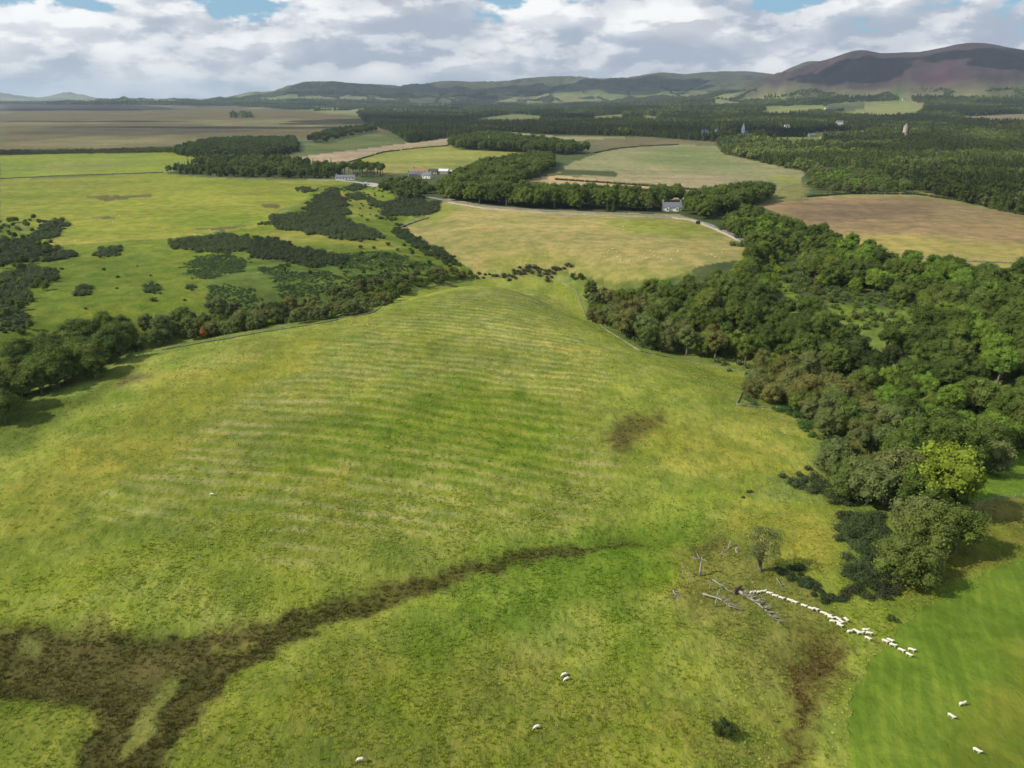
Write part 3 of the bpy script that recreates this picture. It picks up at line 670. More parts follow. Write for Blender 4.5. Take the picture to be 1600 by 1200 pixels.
# GN scatter for stuff
proto_far = {}
def far_coll(name, kinds, nl, leaf):
    cl = bpy.data.collections.new(name)
    for i, (kd, h, r) in enumerate(kinds):
        mb_t, cm = tree_parts(h, r, kd, nl, leaf, 200 + i, .12)
        cm.materials[0] = M['leafi']
        o = bpy.data.objects.new('%s_source_%d' % (name, i), cm); cl.objects.link(o)
    return cl
def scatter_obj(name, coll, pts, scl, rot, idx, tint, label, cat):
    me = bpy.data.meshes.new(name); me.vertices.add(len(pts)); me.vertices.foreach_set('co', np.asarray(pts, np.float32).ravel())
    for nm, ty, val in (('scl', 'FLOAT_VECTOR', scl), ('rot', 'FLOAT_VECTOR', rot), ('idx', 'INT', idx), ('tint', 'FLOAT_COLOR', tint)):
        a = me.attributes.new(nm, ty, 'POINT')
        if ty == 'FLOAT_VECTOR': a.data.foreach_set('vector', np.asarray(val, np.float32).ravel())
        elif ty == 'INT': a.data.foreach_set('value', np.asarray(val, np.int32))
        else: a.data.foreach_set('color', np.concatenate([val, np.ones((len(val), 1))], 1).astype(np.float32).ravel())
    me.update(); o = mobj(name, me); tag(o, label, cat, None, 'stuff')
    g = bpy.data.node_groups.new(name, 'GeometryNodeTree')
    g.interface.new_socket('Geometry', in_out='INPUT', socket_type='NodeSocketGeometry'); g.interface.new_socket('Geometry', in_out='OUTPUT', socket_type='NodeSocketGeometry')
    gi = g.nodes.new('NodeGroupInput'); go = g.nodes.new('NodeGroupOutput')
    ci = g.nodes.new('GeometryNodeCollectionInfo'); ci.inputs[0].default_value = coll; ci.inputs['Separate Children'].default_value = True; ci.inputs['Reset Children'].default_value = True
    iop = g.nodes.new('GeometryNodeInstanceOnPoints'); iop.inputs['Pick Instance'].default_value = True
    def na_(nm, ty):
        n = g.nodes.new('GeometryNodeInputNamedAttribute'); n.data_type = ty; n.inputs[0].default_value = nm; return n.outputs[0]
    L = g.links
    L.new(gi.outputs[0], iop.inputs['Points']); L.new(ci.outputs[0], iop.inputs['Instance'])
    L.new(na_('idx', 'INT'), iop.inputs['Instance Index']); L.new(na_('scl', 'FLOAT_VECTOR'), iop.inputs['Scale'])
    e2r = g.nodes.new('FunctionNodeEulerToRotation'); L.new(na_('rot', 'FLOAT_VECTOR'), e2r.inputs[0]); L.new(e2r.outputs[0], iop.inputs['Rotation'])
    L.new(iop.outputs[0], go.inputs[0])
    md = o.modifiers.new('spread', 'NODES'); md.node_group = g
    return o
def scatter_in(P_, spacing, jitter=.42):
    x0, y0 = P_.min(0); x1, y1 = P_.max(0)
    gx, gy = np.meshgrid(np.arange(x0, x1, spacing), np.arange(y0, y1, spacing * .87)); gx = gx + (np.arange(gx.shape[0]) % 2)[:, None] * spacing / 2
    gx = gx.ravel() + rng.uniform(-jitter, jitter, gx.size) * spacing; gy = gy.ravel() + rng.uniform(-jitter, jitter, gy.size) * spacing
    k = inside(gx, gy, P_); return gx[k], gy[k]

# ------------------------------------------------------------------ individual woodland trees, by zone
CAND = []   # (pixel size, kind, x, y, z, h, colour name, zone phrase, group)
def zone(pts, spacing, mix, hr, cols, phrase, group, skip=None, wr=1., colf=None):
    Pw = wpoly(pts, 25); x, y = scatter_in(Pw, spacing); z = H(x, y)
    px, py = proj(x, y, z); d = np.hypot(x, y)
    kinds = list(mix)
    for i in range(len(x)):
        if px[i] < -90 or px[i] > 1690: continue
        if skip and any(inside(px[i:i + 1], py[i:i + 1], q)[0] for q in skip): continue
        kd = rng.choice(kinds, p=np.array([mix[k] for k in kinds]) / sum(mix.values()))
        h = rng.uniform(*hr) * {'round': 1, 'tall': 1.12, 'willow': .78, 'conifer': 1.15, 'bush': .35, 'pine': 1, 'sparse': 1}[kd]
        cl = cols if not colf else colf(px[i], py[i], cols)
        nn = vnoise(x[i], y[i], 23.) * .75 + rng.random() * .35
        cn = cl[min(len(cl) - 1, int(nn * len(cl) * .92))]
        CAND.append((h * FPX / d[i], str(kd), x[i], y[i], z[i], h, cn, phrase, group, wr))
GL = [(1210, 415), (1250, 440), (1300, 450), (1390, 470), (1440, 490), (1440, 520), (1350, 520), (1290, 495), (1250, 470), (1200, 450)]
GL2 = [(1225, 388), (1262, 420), (1200, 440), (1170, 432)]
DARK = [(1120, 440), (1180, 455), (1290, 500), (1400, 525), (1500, 540), (1510, 590), (1430, 610), (1330, 590), (1200, 560), (1140, 510)]
WILL = [(900, 430), (1010, 455), (1100, 510), (1180, 560), (1260, 580), (1340, 620), (1400, 700), (1400, 800), (1250, 800), (1160, 600), (1000, 570), (900, 520)]
def colf1(px, py, cols):
    a = np.array([px]); b = np.array([py - 12])
    if inside(a, b, DARK)[0]: return ['dark green', 'blackish green', 'deep green', 'dark green', 'olive']
    if inside(a, b, WILL)[0]: return ['grey olive', 'olive', 'grey olive', 'brownish olive', 'mid green', 'deep green']
    return cols
WOOD = [(907, 455), (935, 466), (990, 470), (1060, 462), (1165, 424), (1178, 396), (1125, 352), (1180, 340), (1250, 362), (1350, 399), (1500, 436), (1600, 458), (1700, 474), (1700, 690), (1600, 700), (1530, 728), (1450, 770), (1400, 830), (1375, 790), (1320, 775), (1285, 745), (1290, 695), (1245, 650), (1172, 620), (1178, 583), (1090, 562), (1005, 545), (955, 515), (918, 488)]
zone(WOOD, 6.7, {'round': .38, 'tall': .12, 'willow': .50}, (6.5, 12.5), ['mid green', 'olive', 'deep green', 'fresh green', 'dark green', 'mid green'],
     'in the dense wood right of the big field', 'trees of the wood in the valley on the right', skip=[GL, GL2, [(a, b + 24) for a, b in GL], [(a, b + 16) for a, b in GL2]], colf=colf1)
zone(GL, 5.2, {'willow': .5, 'bush': .5}, (3, 5), ['yellow green', 'fresh green', 'olive', 'brownish olive', 'grey olive'], 'in the light clearing within the right hand wood', 'low trees of the clearing in the wood')
zone(GL2, 6., {'willow': .5, 'bush': .5}, (4, 7), ['fresh green', 'yellow green', 'grey olive'], 'in the light clearing within the right hand wood', 'low trees of the clearing in the wood')
zone([(690, 312), (760, 320), (850, 327), (1010, 331), (1025, 322), (850, 314), (760, 306), (700, 299)], 7.6, {'tall': .6, 'round': .4}, (12, 16), ['deep green', 'mid green', 'dark green', 'olive'], 'in the tree belt along the road beyond the field', 'trees of the roadside belt')
zone([(685, 302), (740, 272), (800, 257), (860, 252), (868, 262), (835, 280), (800, 297), (740, 306)], 9, {'tall': .5, 'round': .5}, (11, 15), ['dark green', 'deep green', 'mid green', 'olive'], 'in the copse behind the roadside belt', 'trees of the copse behind the road')
zone([(1072, 336), (1080, 322), (1130, 312), (1180, 306), (1208, 304), (1200, 314), (1150, 335), (1105, 346)], 8.5, {'tall': .5, 'round': .5}, (11, 15), ['dark green', 'deep green', 'mid green'], 'in the clump right of the slate roofed cottage', 'trees right of the cottage')
zone([(1012, 324), (1032, 312), (1068, 312), (1066, 318), (1034, 321), (1030, 330)], 8, {'round': .6, 'tall': .4}, (11, 14), ['deep green', 'dark green', 'mid green'], 'sheltering the slate roofed cottage', 'trees behind the cottage')
zone([(702, 230), (740, 219), (770, 217), (850, 229), (920, 239), (880, 243), (800, 238), (720, 234)], 12, {'tall': .6, 'round': .4}, (13, 18), ['dark green', 'deep green', 'dark green', 'olive'], 'in the copse round the pale spire', 'trees round the spire')
zone([(255, 270), (300, 264), (330, 252), (440, 255), (520, 265), (535, 278), (480, 280), (330, 276)], 9.5, {'round': .4, 'willow': .3, 'conifer': .3}, (9, 13), ['mid green', 'deep green', 'dark green', 'olive', 'blue green'], 'in the shelter wood beyond the left pasture', 'trees of the shelter wood beyond the left pasture')
zone([(270, 241), (330, 226), (460, 222), (467, 238), (400, 250), (325, 250)], 8.5, {'conifer': .9, 'round': .1}, (10, 13), ['blackish green', 'dark green', 'blue green'], 'in the dark plantation beyond the left pasture', 'conifers of the plantation beyond the left pasture')
zone([(592, 300), (600, 290), (640, 286), (650, 290), (672, 296), (690, 302), (650, 314), (612, 308)], 8.5, {'round': .7, 'tall': .3}, (6.5, 9.5), ['mid green', 'deep green', 'dark green', 'olive'], 'in front of the farm buildings', 'trees by the farm')
zone([(518, 272), (560, 268), (604, 272), (600, 278), (560, 277), (520, 277)], 11, {'pine': 1}, (11, 14), ['dark green', 'deep green'], 'with a bare stem beside the farm track', 'pines beside the farm track')
zone([(-90, 700), (-60, 640), (0, 585), (60, 560), (120, 535), (190, 513), (215, 520), (210, 552), (150, 592), (60, 625), (0, 672)], 7.4, {'round': .8, 'willow': .2}, (9, 12.5), ['dark green', 'deep green', 'olive', 'deep green', 'dark green', 'mid green', 'yellow green'], 'at the left edge of the big field', 'trees at the left edge of the field')
zone([(215, 515), (300, 502), (400, 490), (450, 486), (470, 500), (400, 516), (300, 533), (240, 545)], 5.6, {'willow': .7, 'round': .3}, (6, 10), ['grey olive', 'dark green', 'olive', 'grey olive', 'brownish olive'], 'in the burn behind the crest of the field', 'trees along the burn behind the field')
zone([(440, 488), (560, 448), (640, 428), (745, 424), (745, 432), (650, 452), (600, 478), (570, 489), (460, 508)], 4.6, {'willow': .85, 'bush': .15}, (5, 8), ['olive', 'mid green', 'grey olive', 'brownish olive', 'deep green'], 'in the burn behind the crest of the field', 'trees along the burn behind the field')
zone([(860, 425), (905, 432), (935, 445), (910, 448), (880, 436)], 6, {'willow': 1}, (5, 7.5), ['olive', 'deep green', 'grey olive'], 'at the top corner of the big field', 'trees at the top corner of the field')
zone([(1258, 292), (1262, 272), (1350, 275), (1430, 302), (1300, 304)], 9, {'round': .6, 'willow': .4}, (8, 12), ['mid green', 'fresh green', 'grey olive', 'deep green', 'olive'], 'in the pale wood behind the brown field', 'trees of the pale wood behind the brown field')
zone([(480, 222), (520, 208), (580, 200), (590, 206), (540, 216), (500, 226)], 14, {'pine': .7, 'round': .3}, (11, 15), ['dark green', 'blackish green'], 'in the open pine belt above the pink field', 'trees of the belt above the pink field')
zone([(0, 345), (50, 342), (100, 352), (60, 375), (90, 395), (50, 430), (100, 440), (40, 480), (60, 510), (0, 560), (-70, 560), (-70, 350)], 8.5, {'willow': .55, 'bush': .45}, (4, 7), ['grey olive', 'deep green', 'dark green', 'olive', 'mid green'], 'in the scrub at the far left of the pasture', 'scrub trees at the far left')
zone([(130, 405), (280, 400), (320, 440), (315, 480), (230, 490), (90, 480), (80, 450)], 30, {'bush': 1}, (2.5, 4.5), ['olive', 'deep green', 'mid green'], 'dotted over the green left hand slope', 'low shrubs dotted over the left slope')
zone([(490, 295), (600, 292), (620, 345), (560, 350), (500, 320)], 13, {'bush': 1}, (3, 5.5), ['dark green', 'olive', 'deep green'], 'dotted over the yellow slope below the van', 'low shrubs on the slope below the van')
zone([(540, 388), (640, 378), (700, 412), (640, 432), (560, 440), (450, 440), (420, 420)], 13, {'willow': .3, 'bush': .7}, (4, 6.5), ['deep green', 'olive', 'dark green', 'mid green'], 'among the bracken on the far bank of the burn', 'bushes on the bracken slope')
CAND.sort(key=lambda c: -c[0])
cnt = {}; REST = []
for c in CAND:
    k = NAME[c[1]]; cnt[k] = cnt.get(k, 0) + 1
    if cnt[k] > 300: REST.append(c); continue
    noun = {'broadleaf_tree': 'broadleaf tree', 'willow_tree': 'bushy willow', 'pine_tree': 'pine', 'conifer_tree': 'conifer', 'shrub': 'shrub', 'larch_tree': 'larch'}[k]
    plant(c[1], c[2], c[3], c[4], c[5], COL[c[6]], '%s %s %s' % (c[6], noun, c[7]), '%s %s' % (c[6], c[8]), c[9])
print('trees', cnt, 'rest', len(REST))

# single trees worth pointing at: base point, kind, height, colour, label, width
def one(px, py, kind, h, col, label, wr=1., var=None):
    x, y, z = ground(px, py); return plant(kind, float(x[0]), float(y[0]), float(z[0]), h, COL[col], label, None, wr, var, False)
one(1472, 800, 'round', 15.5, 'yellow green', 'large yellow green tree standing tallest at the lower end of the wood', 1.0, 1)
one(1420, 800, 'round', 11, 'deep green', 'deep green tree just left of the large yellow green tree', 1.0, 2)
one(1352, 788, 'willow', 11, 'grey olive', 'grey olive willow with pale stems above the bramble bank', 1.0, 0)
one(1322, 778, 'willow', 8.5, 'olive', 'olive willow at the corner where the wood meets the field', 1.0, 1)
one(1545, 738, 'willow', 9, 'grey olive', 'rounded grey willow at the right edge above the green strip', 1.05, 2)
one(1448, 868, 'willow', 10.5, 'olive', 'wide olive willow with a pale forked trunk above the mown grass', 1.0, 3)
one(1490, 862, 'round', 10, 'deep green', 'dark rounded tree on the right of the lowest group', 1., 3)
one(1405, 912, 'willow', 10, 'olive', 'lowest large olive tree beside the dark bramble bank', 1.0, 0)
one(1425, 842, 'willow', 10, 'grey olive', 'grey olive tree in the middle of the lowest group', 1.0, 2)
one(1436, 905, 'willow', 7, 'brownish olive', 'small brownish tree tucked against the lowest large olive tree', 1.0, 1)
one(1300, 742, 'willow', 9, 'grey olive', 'grey olive tree leaning over the corner of the field', 1.0, 3)
one(1188, 893, 'sparse', 10.5, 'grey olive', 'thin see-through larch standing alone beside the fallen trunks', 1.0, 0)
one(1590, 442, 'round', 12, 'dark green', 'dark tree at the right end of the brown field', 1.0, 1)
one(322, 527, 'willow', 5, 'rusty orange', 'rusty orange small tree in the burn behind the field', 1.0, 1)
one(1090, 350, 'bush', 2.4, 'blackish green', 'small dark bush beside the road below the cottage', 1.0, 0)
one(1392, 968, 'bush', 1.1, 'dark green', 'small dark bush alone on the mown grass near the sheep', 1.1, 0)
one(1131, 1146, 'bush', 1.9, 'blackish green', 'round dark thorn bush alone in the rough grass in front', 1.2, 1)
one(240, 470, 'bush', 1.6, 'brownish olive', 'brownish bush alone on the left hand slope', 1.3, 2)
for i, (px, sz) in enumerate(((949, 8), (958, 9.5))):
    one(px, 331, 'conifer', sz, 'dark green', ['shorter', 'taller'][i] + ' of two small spruces at the roadside in front of the tree belt', 1.1, i)

# ------------------------------------------------------------------ thickets of gorse and bramble
def thicket(name, polys, col, label, cat, spacing=2.3, r=(1.0, 1.9), leaf=.17, n=70, zlift=.35, group=None, kind=None, dens_=1.):
    cs, rs = [], []
    for pts in polys:
        Pw = wpoly(pts, 15); ex = spacing * 2.2; x0_, y0_ = Pw.min(0) - ex; x1_, y1_ = Pw.max(0) + ex
        x, y = scatter_in(np.array([(x0_, y0_), (x1_, y0_), (x1_, y1_), (x0_, y1_)]), spacing)
        kq = inside(x + (fbm(x, y, spacing * 3, 3) - .5) * spacing * 5, y + (fbm(x + 77, y, spacing * 3, 3) - .5) * spacing * 6, Pw) & (vnoise(x + 9, y, spacing * 1.3) > .13); x, y = x[kq], y[kq]
        if dens_ < 1:
            k = fbm(x, y, 9, 2) < dens_; x, y = x[k], y[k]
        if not len(x): continue
        # ragged edge
        z = H(x, y); rr_ = rng.uniform(r[0], r[1], len(x)) * (.55 + .85 * vnoise(x, y, spacing * 2.2))
        cs.append(np.stack([x, y, z + rr_ * zlift], 1)); rs.append(rr_)
    c = np.concatenate(cs); rs = np.concatenate(rs)
    base = c.mean(0); base[2] = float(H(base[:1], base[1:2])[0])
    V, Fc, lv = lobes(c - base, rs, int(n * 1.9), leaf * 1.2, .8, .62, -.1)
    o = mobj(name, npmesh(name, V, Fc, M['leaf'], False, {'lv': lv}), None, base)
    o.color = tuple(COL[col] if isinstance(col, str) else col) + (1,)
    return tag(o, label, cat, group, kind)
COL['gorse'] = (.088, .115, .05)
GO = 'gorse'
thicket('gorse_thicket', [[(410, 350), (430, 338), (475, 333), (500, 322), (520, 312), (545, 330), (540, 345), (570, 355), (592, 370), (570, 378), (520, 372), (470, 362), (430, 360)]], GO, 'largest dark gorse thicket, in the middle of the left hand slope', 'thicket', 3.1, (1.3, 2.3), .26, 60)
thicket('gorse_thicket', [[(495, 305), (520, 300), (540, 312), (545, 330), (520, 330), (500, 335), (478, 328)]], (.085, .092, .045), 'lighter gorse thicket joined to the top of the largest one', 'thicket', 3.1, (1.2, 2.2), .26, 60)
thicket('gorse_thicket', [[(265, 380), (290, 372), (350, 368), (385, 370), (390, 385), (370, 395), (300, 392), (272, 390)]], GO, 'long dark gorse thicket at the top edge of the left slope', 'thicket', 2.8, (1.2, 2.2), .24, 60)
thicket('gorse_thicket', [[(392, 368), (420, 372), (460, 385), (500, 395), (540, 400), (530, 415), (490, 418), (440, 408), (400, 404), (380, 396)]], (.065, .082, .038), 'dark gorse thicket running right from the long one', 'thicket', 2.8, (1.1, 2.1), .24, 60)
thicket('gorse_thicket', [[(148, 392), (170, 385), (196, 388), (192, 398), (170, 403), (155, 402)]], GO, 'oval gorse patch high on the left hand slope', 'thicket', 2.5, (1.0, 1.8), .22, 60)
thicket('gorse_thicket', [[(108, 455), (125, 449), (145, 456), (140, 460), (115, 461)]], GO, 'lower left gorse patch on the green slope', 'thicket', 2.2, (.9, 1.6), .2, 60)
thicket('gorse_thicket', [[(213, 452), (235, 445), (256, 452), (250, 460), (225, 458)]], GO, 'flat gorse patch in the middle of the green slope', 'thicket', 2.2, (.9, 1.6), .2, 60)
thicket('gorse_thicket', [[(287, 450), (300, 446), (305, 452), (292, 454)]], GO, 'smallest gorse patch on the green slope', 'thicket', 2.0, (.8, 1.3), .2, 60)
thicket('gorse_thicket', [[(75, 350), (95, 343), (106, 354), (90, 366), (60, 376), (50, 370)]], GO, 'gorse tongue at the top of the far left scrub', 'thicket', 2.7, (1.1, 2.), .24, 60)
thicket('gorse_thicket', [[(-40, 375), (40, 375), (70, 382), (95, 393), (118, 400), (80, 410), (30, 412), (-40, 420)]], (.075, .086, .042), 'broad gorse belt in the far left scrub', 'thicket', 2.9, (1.1, 2.2), .24, 60)
thicket('gorse_thicket', [[(30, 422), (60, 418), (97, 424), (85, 440), (50, 450), (40, 470), (48, 500), (20, 520), (-30, 520), (-30, 440)]], GO, 'dark gorse belt at the left edge above the trees', 'thicket', 2.6, (1.0, 2.), .22, 60)
thicket('gorse_thicket', [[(600, 318), (640, 306), (682, 318), (675, 335), (640, 340), (605, 338)]], (.08, .095, .045), 'broad scrub thicket below the farm', 'thicket', 3.0, (1.2, 2.3), .26, 60)
thicket('gorse_thicket', [[(622, 352), (650, 368), (690, 392), (722, 412), (715, 420), (670, 402), (630, 378), (610, 368)]], (.065, .09, .038), 'gorse strip down the ditch at the left end of the pale field', 'thicket', 2.8, (1.1, 2.), .24, 60)
thicket('gorse_thicket', [[(745, 430), (800, 428), (850, 416), (885, 418), (880, 432), (840, 434), (790, 438), (745, 437)]], (.085, .09, .045), 'low scrub along the top end of the big field', 'thicket', 2.6, (.9, 1.8), .22, 60)
for pts, lb in (([(540, 292), (556, 287), (570, 291), (565, 297), (545, 298)], 'rounded gorse patch nearest the parked van'), ([(510, 297), (522, 294), (531, 297), (528, 301), (513, 301)], 'small gorse patch left of the rounded one below the van'),
                ([(540, 305), (558, 300), (575, 305), (572, 312), (550, 314)], 'middle gorse patch on the yellow slope'), ([(575, 311), (600, 318), (598, 328), (580, 322)], 'gorse patch leading down to the scrub below the farm'),
                ([(462, 295), (478, 293), (490, 298), (475, 302)], 'gorse patch above the largest thicket'), ([(595, 341), (608, 339), (612, 344), (600, 346)], 'tiny gorse patch at the foot of the yellow slope')):
    thicket('gorse_thicket', [pts], GO, lb, 'thicket', 2.6, (1., 1.9), .24, 55)
thicket('gorse_thicket', [[(1205, 874), (1232, 874), (1262, 893), (1280, 915), (1300, 935), (1308, 948), (1290, 948), (1262, 925), (1238, 912), (1215, 898)]], (.055, .078, .034), 'dark bramble strip between the lone larch and the line of sheep', 'thicket', 1.3, (.5, 1.05), .10, 110)
thicket('gorse_thicket', [[(1320, 800), (1350, 795), (1378, 812), (1385, 860), (1375, 905), (1340, 925), (1310, 905), (1325, 870), (1312, 840)]], (.075, .10, .038), 'dark reddish bramble bank below the wood beside the pale grass', 'thicket', 1.6, (.8, 1.5), .12, 130)
thicket('gorse_thicket', [[(1305, 905), (1380, 905), (1390, 928), (1350, 945), (1310, 935)]], (.065, .075, .034), 'lower bramble clump under the lowest large olive tree', 'thicket', 1.5, (.6, 1.2), .11, 120)
thicket('gorse_thicket', [[(1225, 738), (1262, 728), (1300, 755), (1345, 775), (1340, 792), (1290, 778), (1240, 765)]], (.075, .095, .038), 'bramble hedge along the edge of the wood above the pale grass', 'thicket', 1.8, (.7, 1.4), .13, 100)
thicket('gorse_thicket', [[(1158, 775), (1196, 768), (1198, 775), (1165, 780)]], (.09, .075, .045), 'low brown bramble streak at the mouth of the field corner', 'thicket', 1.3, (.35, .7), .1, 80)
thicket('gorse_thicket', [[(1170, 585), (1172, 612), (1158, 632), (1180, 632), (1190, 600), (1182, 585)]], (.095, .135, .04), 'bramble hedge in the notch of the field beside the wood', 'thicket', 2., (.7, 1.3), .16, 80)
thicket('gorse_thicket', [[(1205, 640), (1245, 655), (1276, 688), (1295, 700), (1290, 680), (1262, 650), (1225, 634)]], (.08, .15, .036), 'bright nettle bank between the rounded field corner and the wood', 'thicket', 2., (.6, 1.2), .16, 80)
thicket('bracken', [[(288, 418), (310, 400), (360, 398), (390, 410), (375, 425), (340, 432), (300, 438)], [(322, 448), (350, 442), (380, 452), (410, 462), (400, 470), (360, 476), (430, 482), (400, 492), (345, 492), (325, 475)],
                    [(400, 420), (440, 415), (480, 430), (500, 440), (470, 442), (430, 440)], [(500, 400), (560, 395), (600, 392), (640, 402), (620, 412), (570, 408), (520, 410)], [(470, 424), (540, 425), (550, 436), (500, 440)], [(420, 405), (520, 408), (640, 408), (690, 414), (650, 424), (560, 420), (480, 416)], [(430, 445), (520, 440), (600, 432), (560, 448), (500, 462), (440, 465)],
                    [(540, 455), (590, 440), (640, 430), (600, 425), (550, 435)]],
        (.072, .115, .042), 'dark green bracken spread over the far bank of the burn', 'bracken', 1.7, (.6, 1.1), .22, 20, -.1, None, 'stuff')
thicket('bramble_cover', [WOOD], (.085, .12, .036), 'undergrowth covering the floor of the right hand wood', 'undergrowth', 5., (1.2, 2.8), .34, 26, .2, None, 'stuff', .62)

# ------------------------------------------------------------------ far woods
NC = bpy.data.collections.new('near_wood_sources')
for i, (kd, h, r_, nl, lf, lo_) in enumerate((('round', 12, 5.2, 80, .36, .1), ('willow', 12, 5.4, 90, .30, .04), ('round', 12, 4.6, 80, .36, .08), ('tall', 12, 4.0, 80, .36, .15))):
    cm = tree_parts(h, r_, kd, nl, lf, 400 + i, lo_)[1]; cm.materials[0] = M['leafi']; NC.objects.link(bpy.data.objects.new('near_wood_source_%d' % i, cm))
CF = far_coll('far_conifers', [('conifer', 15, 3.0), ('conifer', 13, 2.6)], 9, 1.0)
BF = far_coll('far_broadleaves', [('far', 12, 5.5), ('far', 10, 5.0), ('far', 14, 5.5)], 34, .95)
FIW = [[(740, 186), (800, 178), (843, 181), (850, 186), (800, 190)], [(925, 182), (975, 178), (975, 184), (930, 186)], [(1000, 180), (1045, 184), (1010, 187)],
                  [(1180, 175), (1230, 166), (1285, 164), (1290, 170), (1220, 178)], [(1310, 176), (1360, 165), (1410, 158), (1445, 162), (1425, 176), (1380, 180)],
                  [(1480, 183), (1600, 178), (1700, 178), (1700, 188), (1560, 188)], [(1270, 207), (1352, 204), (1352, 208), (1270, 212)], [(1180, 214), (1280, 214), (1290, 224), (1220, 222)]]
FIELDS_IN_WOOD = FIW + [[(a, b + k) for a, b in q] for q in FIW for k in (3, 6)]
FW = []
def farwood(pts, spacing, conf, cols, hs=(.8, 1.2), skip=()):
    Pw = wpoly(pts, 30); x, y = scatter_in(Pw, spacing); z = H(x, y); px, py = proj(x, y, z)
    keep = (px > -60) & (px < 1660)
    for q in skip: keep &= ~inside(px, py, q)
    for hx, hy in ((1102, 208), (1122, 207), (1160, 212), (1230, 200), (1312, 195), (1292, 171), (1414, 157), (1270, 214), (1413, 212), (764, 229)):
        keep &= ~((np.abs(px - hx) < 11) & (py > hy - 3) & (py < hy + 9))
    x, y, z = x[keep], y[keep], z[keep]; n = len(x)
    isc = (fbm(x, y, 90, 3) + rng.normal(0, .06, n)) < conf
    ci = (np.clip(vnoise(x, y, 110) * .7 + rng.random(n) * .3, 0, .999) * len(cols)).astype(int)
    pt_ = .55 + .95 * sst(fbm(x, y, 160, 3), .35, .7)
    t = np.array([COL[c] for c in cols])[ci] * np.array([1., .93, 1.1]) * pt_[:, None] * rng.uniform(.82, 1.2, (n, 1)); t[isc] = t[isc] * .55 + np.array(COL['dark green']) * .4
    FW.append((x, y, z, isc, t, rng.uniform(hs[0], hs[1], n) * min(1.3, (spacing / 9.) ** .5)))
lc_cols = ['dark green', 'deep green', 'mid green', 'dark green', 'blue green', 'olive']
farwood([(1125, 236), (1180, 232), (1300, 226), (1450, 214), (1700, 205), (1700, 350), (1600, 336), (1540, 326), (1440, 300), (1350, 275), (1262, 270), (1200, 256), (1135, 242)], 7.5, .44, ['deep green', 'mid green', 'dark green', 'olive', 'mid green', 'olive', 'blue green'])
farwood([(700, 215), (720, 200), (800, 192), (900, 188), (1000, 187), (1150, 184), (1300, 182), (1700, 182), (1700, 208), (1300, 228), (1125, 233), (1120, 222), (1000, 213), (850, 210), (770, 205), (765, 215), (710, 222)], 10.5, .56, lc_cols, skip=FIELDS_IN_WOOD)
farwood([(560, 182), (620, 180), (690, 186), (740, 194), (700, 208), (695, 216), (640, 224), (610, 205), (570, 190)], 9.5, .8, ['blackish green', 'dark green', 'blackish green'])
farwood([(1230, 160), (1300, 154), (1400, 152), (1500, 154), (1700, 155), (1700, 182), (1440, 182), (1445, 162), (1400, 157), (1330, 164), (1270, 165), (1235, 163)], 13, .5, lc_cols, (.9, 1.25), FIELDS_IN_WOOD)
farwood([(560, 176), (700, 180), (900, 172), (1040, 170), (1180, 172), (1300, 170), (1300, 186), (1150, 186), (900, 190), (740, 194), (650, 184)], 14, .5, lc_cols, (.9, 1.25), FIELDS_IN_WOOD)
for q in ([(640, 170), (760, 165), (900, 164), (900, 167), (700, 173)], [(880, 166), (1000, 162), (1060, 164), (960, 169)], [(320, 157), (450, 157), (640, 158), (640, 166), (500, 166), (380, 165)],
          [(0, 159), (120, 161), (300, 160), (420, 163), (420, 166), (0, 163)], [(1190, 152), (1214, 151), (1212, 156), (1192, 157)], [(1160, 163), (1215, 160), (1240, 162), (1180, 168)], [(1050, 163), (1120, 158), (1100, 168)],
          [(360, 181), (395, 181), (395, 184), (360, 184)]):
    farwood(q, 24, .5, lc_cols, (1.0, 1.3), FIELDS_IN_WOOD)
farwood([(0, 238), (150, 236), (270, 233), (275, 239), (150, 240), (0, 243)], 4.5, .0, ['dark green', 'deep green', 'blue green'], (.4, .55))
for q in ([(1028, 130), (1060, 127), (1085, 140), (1075, 145), (1045, 143)], [(1100, 124), (1118, 114), (1150, 113), (1160, 123), (1130, 126)], [(700, 160), (745, 150), (790, 149), (770, 158), (715, 166)]):
    farwood(q, 34, .9, ['blackish green'], (.9, 1.2))
qx, qy = (lambda r, a: (r * np.sin(a), r * np.cos(a)))(np.sqrt(rng.uniform(2000 ** 2, 7500 ** 2, 420000)), rng.uniform(R(-38), R(38), 420000))
k1, k2, hh_ = cells(qx, qy); qz = H(qx, qy)
wood_cell = (hh_ > .745) & (hh_ < .87) & (rng.random(len(qx)) < .5)
kk = (((k2 - k1) < .05) & (vnoise(qx, qy, 260) > .35) | wood_cell) & (qz < 110)
px_, py_ = proj(qx, qy, qz)
for q in FIELDS_IN_WOOD + [[(-100, 150), (700, 150), (700, 190), (560, 178), (330, 166), (200, 163), (-100, 163)][:0] or [(-100, 163), (330, 164), (560, 178), (620, 197), (620, 230), (-100, 260)]]: kk &= ~inside(px_, py_, q)
qx, qy, qz = qx[kk], qy[kk], qz[kk]; n = len(qx)
ht = np.array([COL['dark green'], COL['deep green'], COL['olive']])[rng.integers(0, 3, n)]
FW.append((qx, qy, qz, rng.random(n) < .25, ht, rng.uniform(.7, 1.2, n)))
X_, Y_, Z_, I_, T_, S_ = [np.concatenate([f[i] for f in FW]) for i in range(6)]
rest = np.array([(c[2], c[3], c[4], c[5], c[1] == 'conifer') + COL[c[6]] for c in REST]) if REST else np.zeros((0, 8))
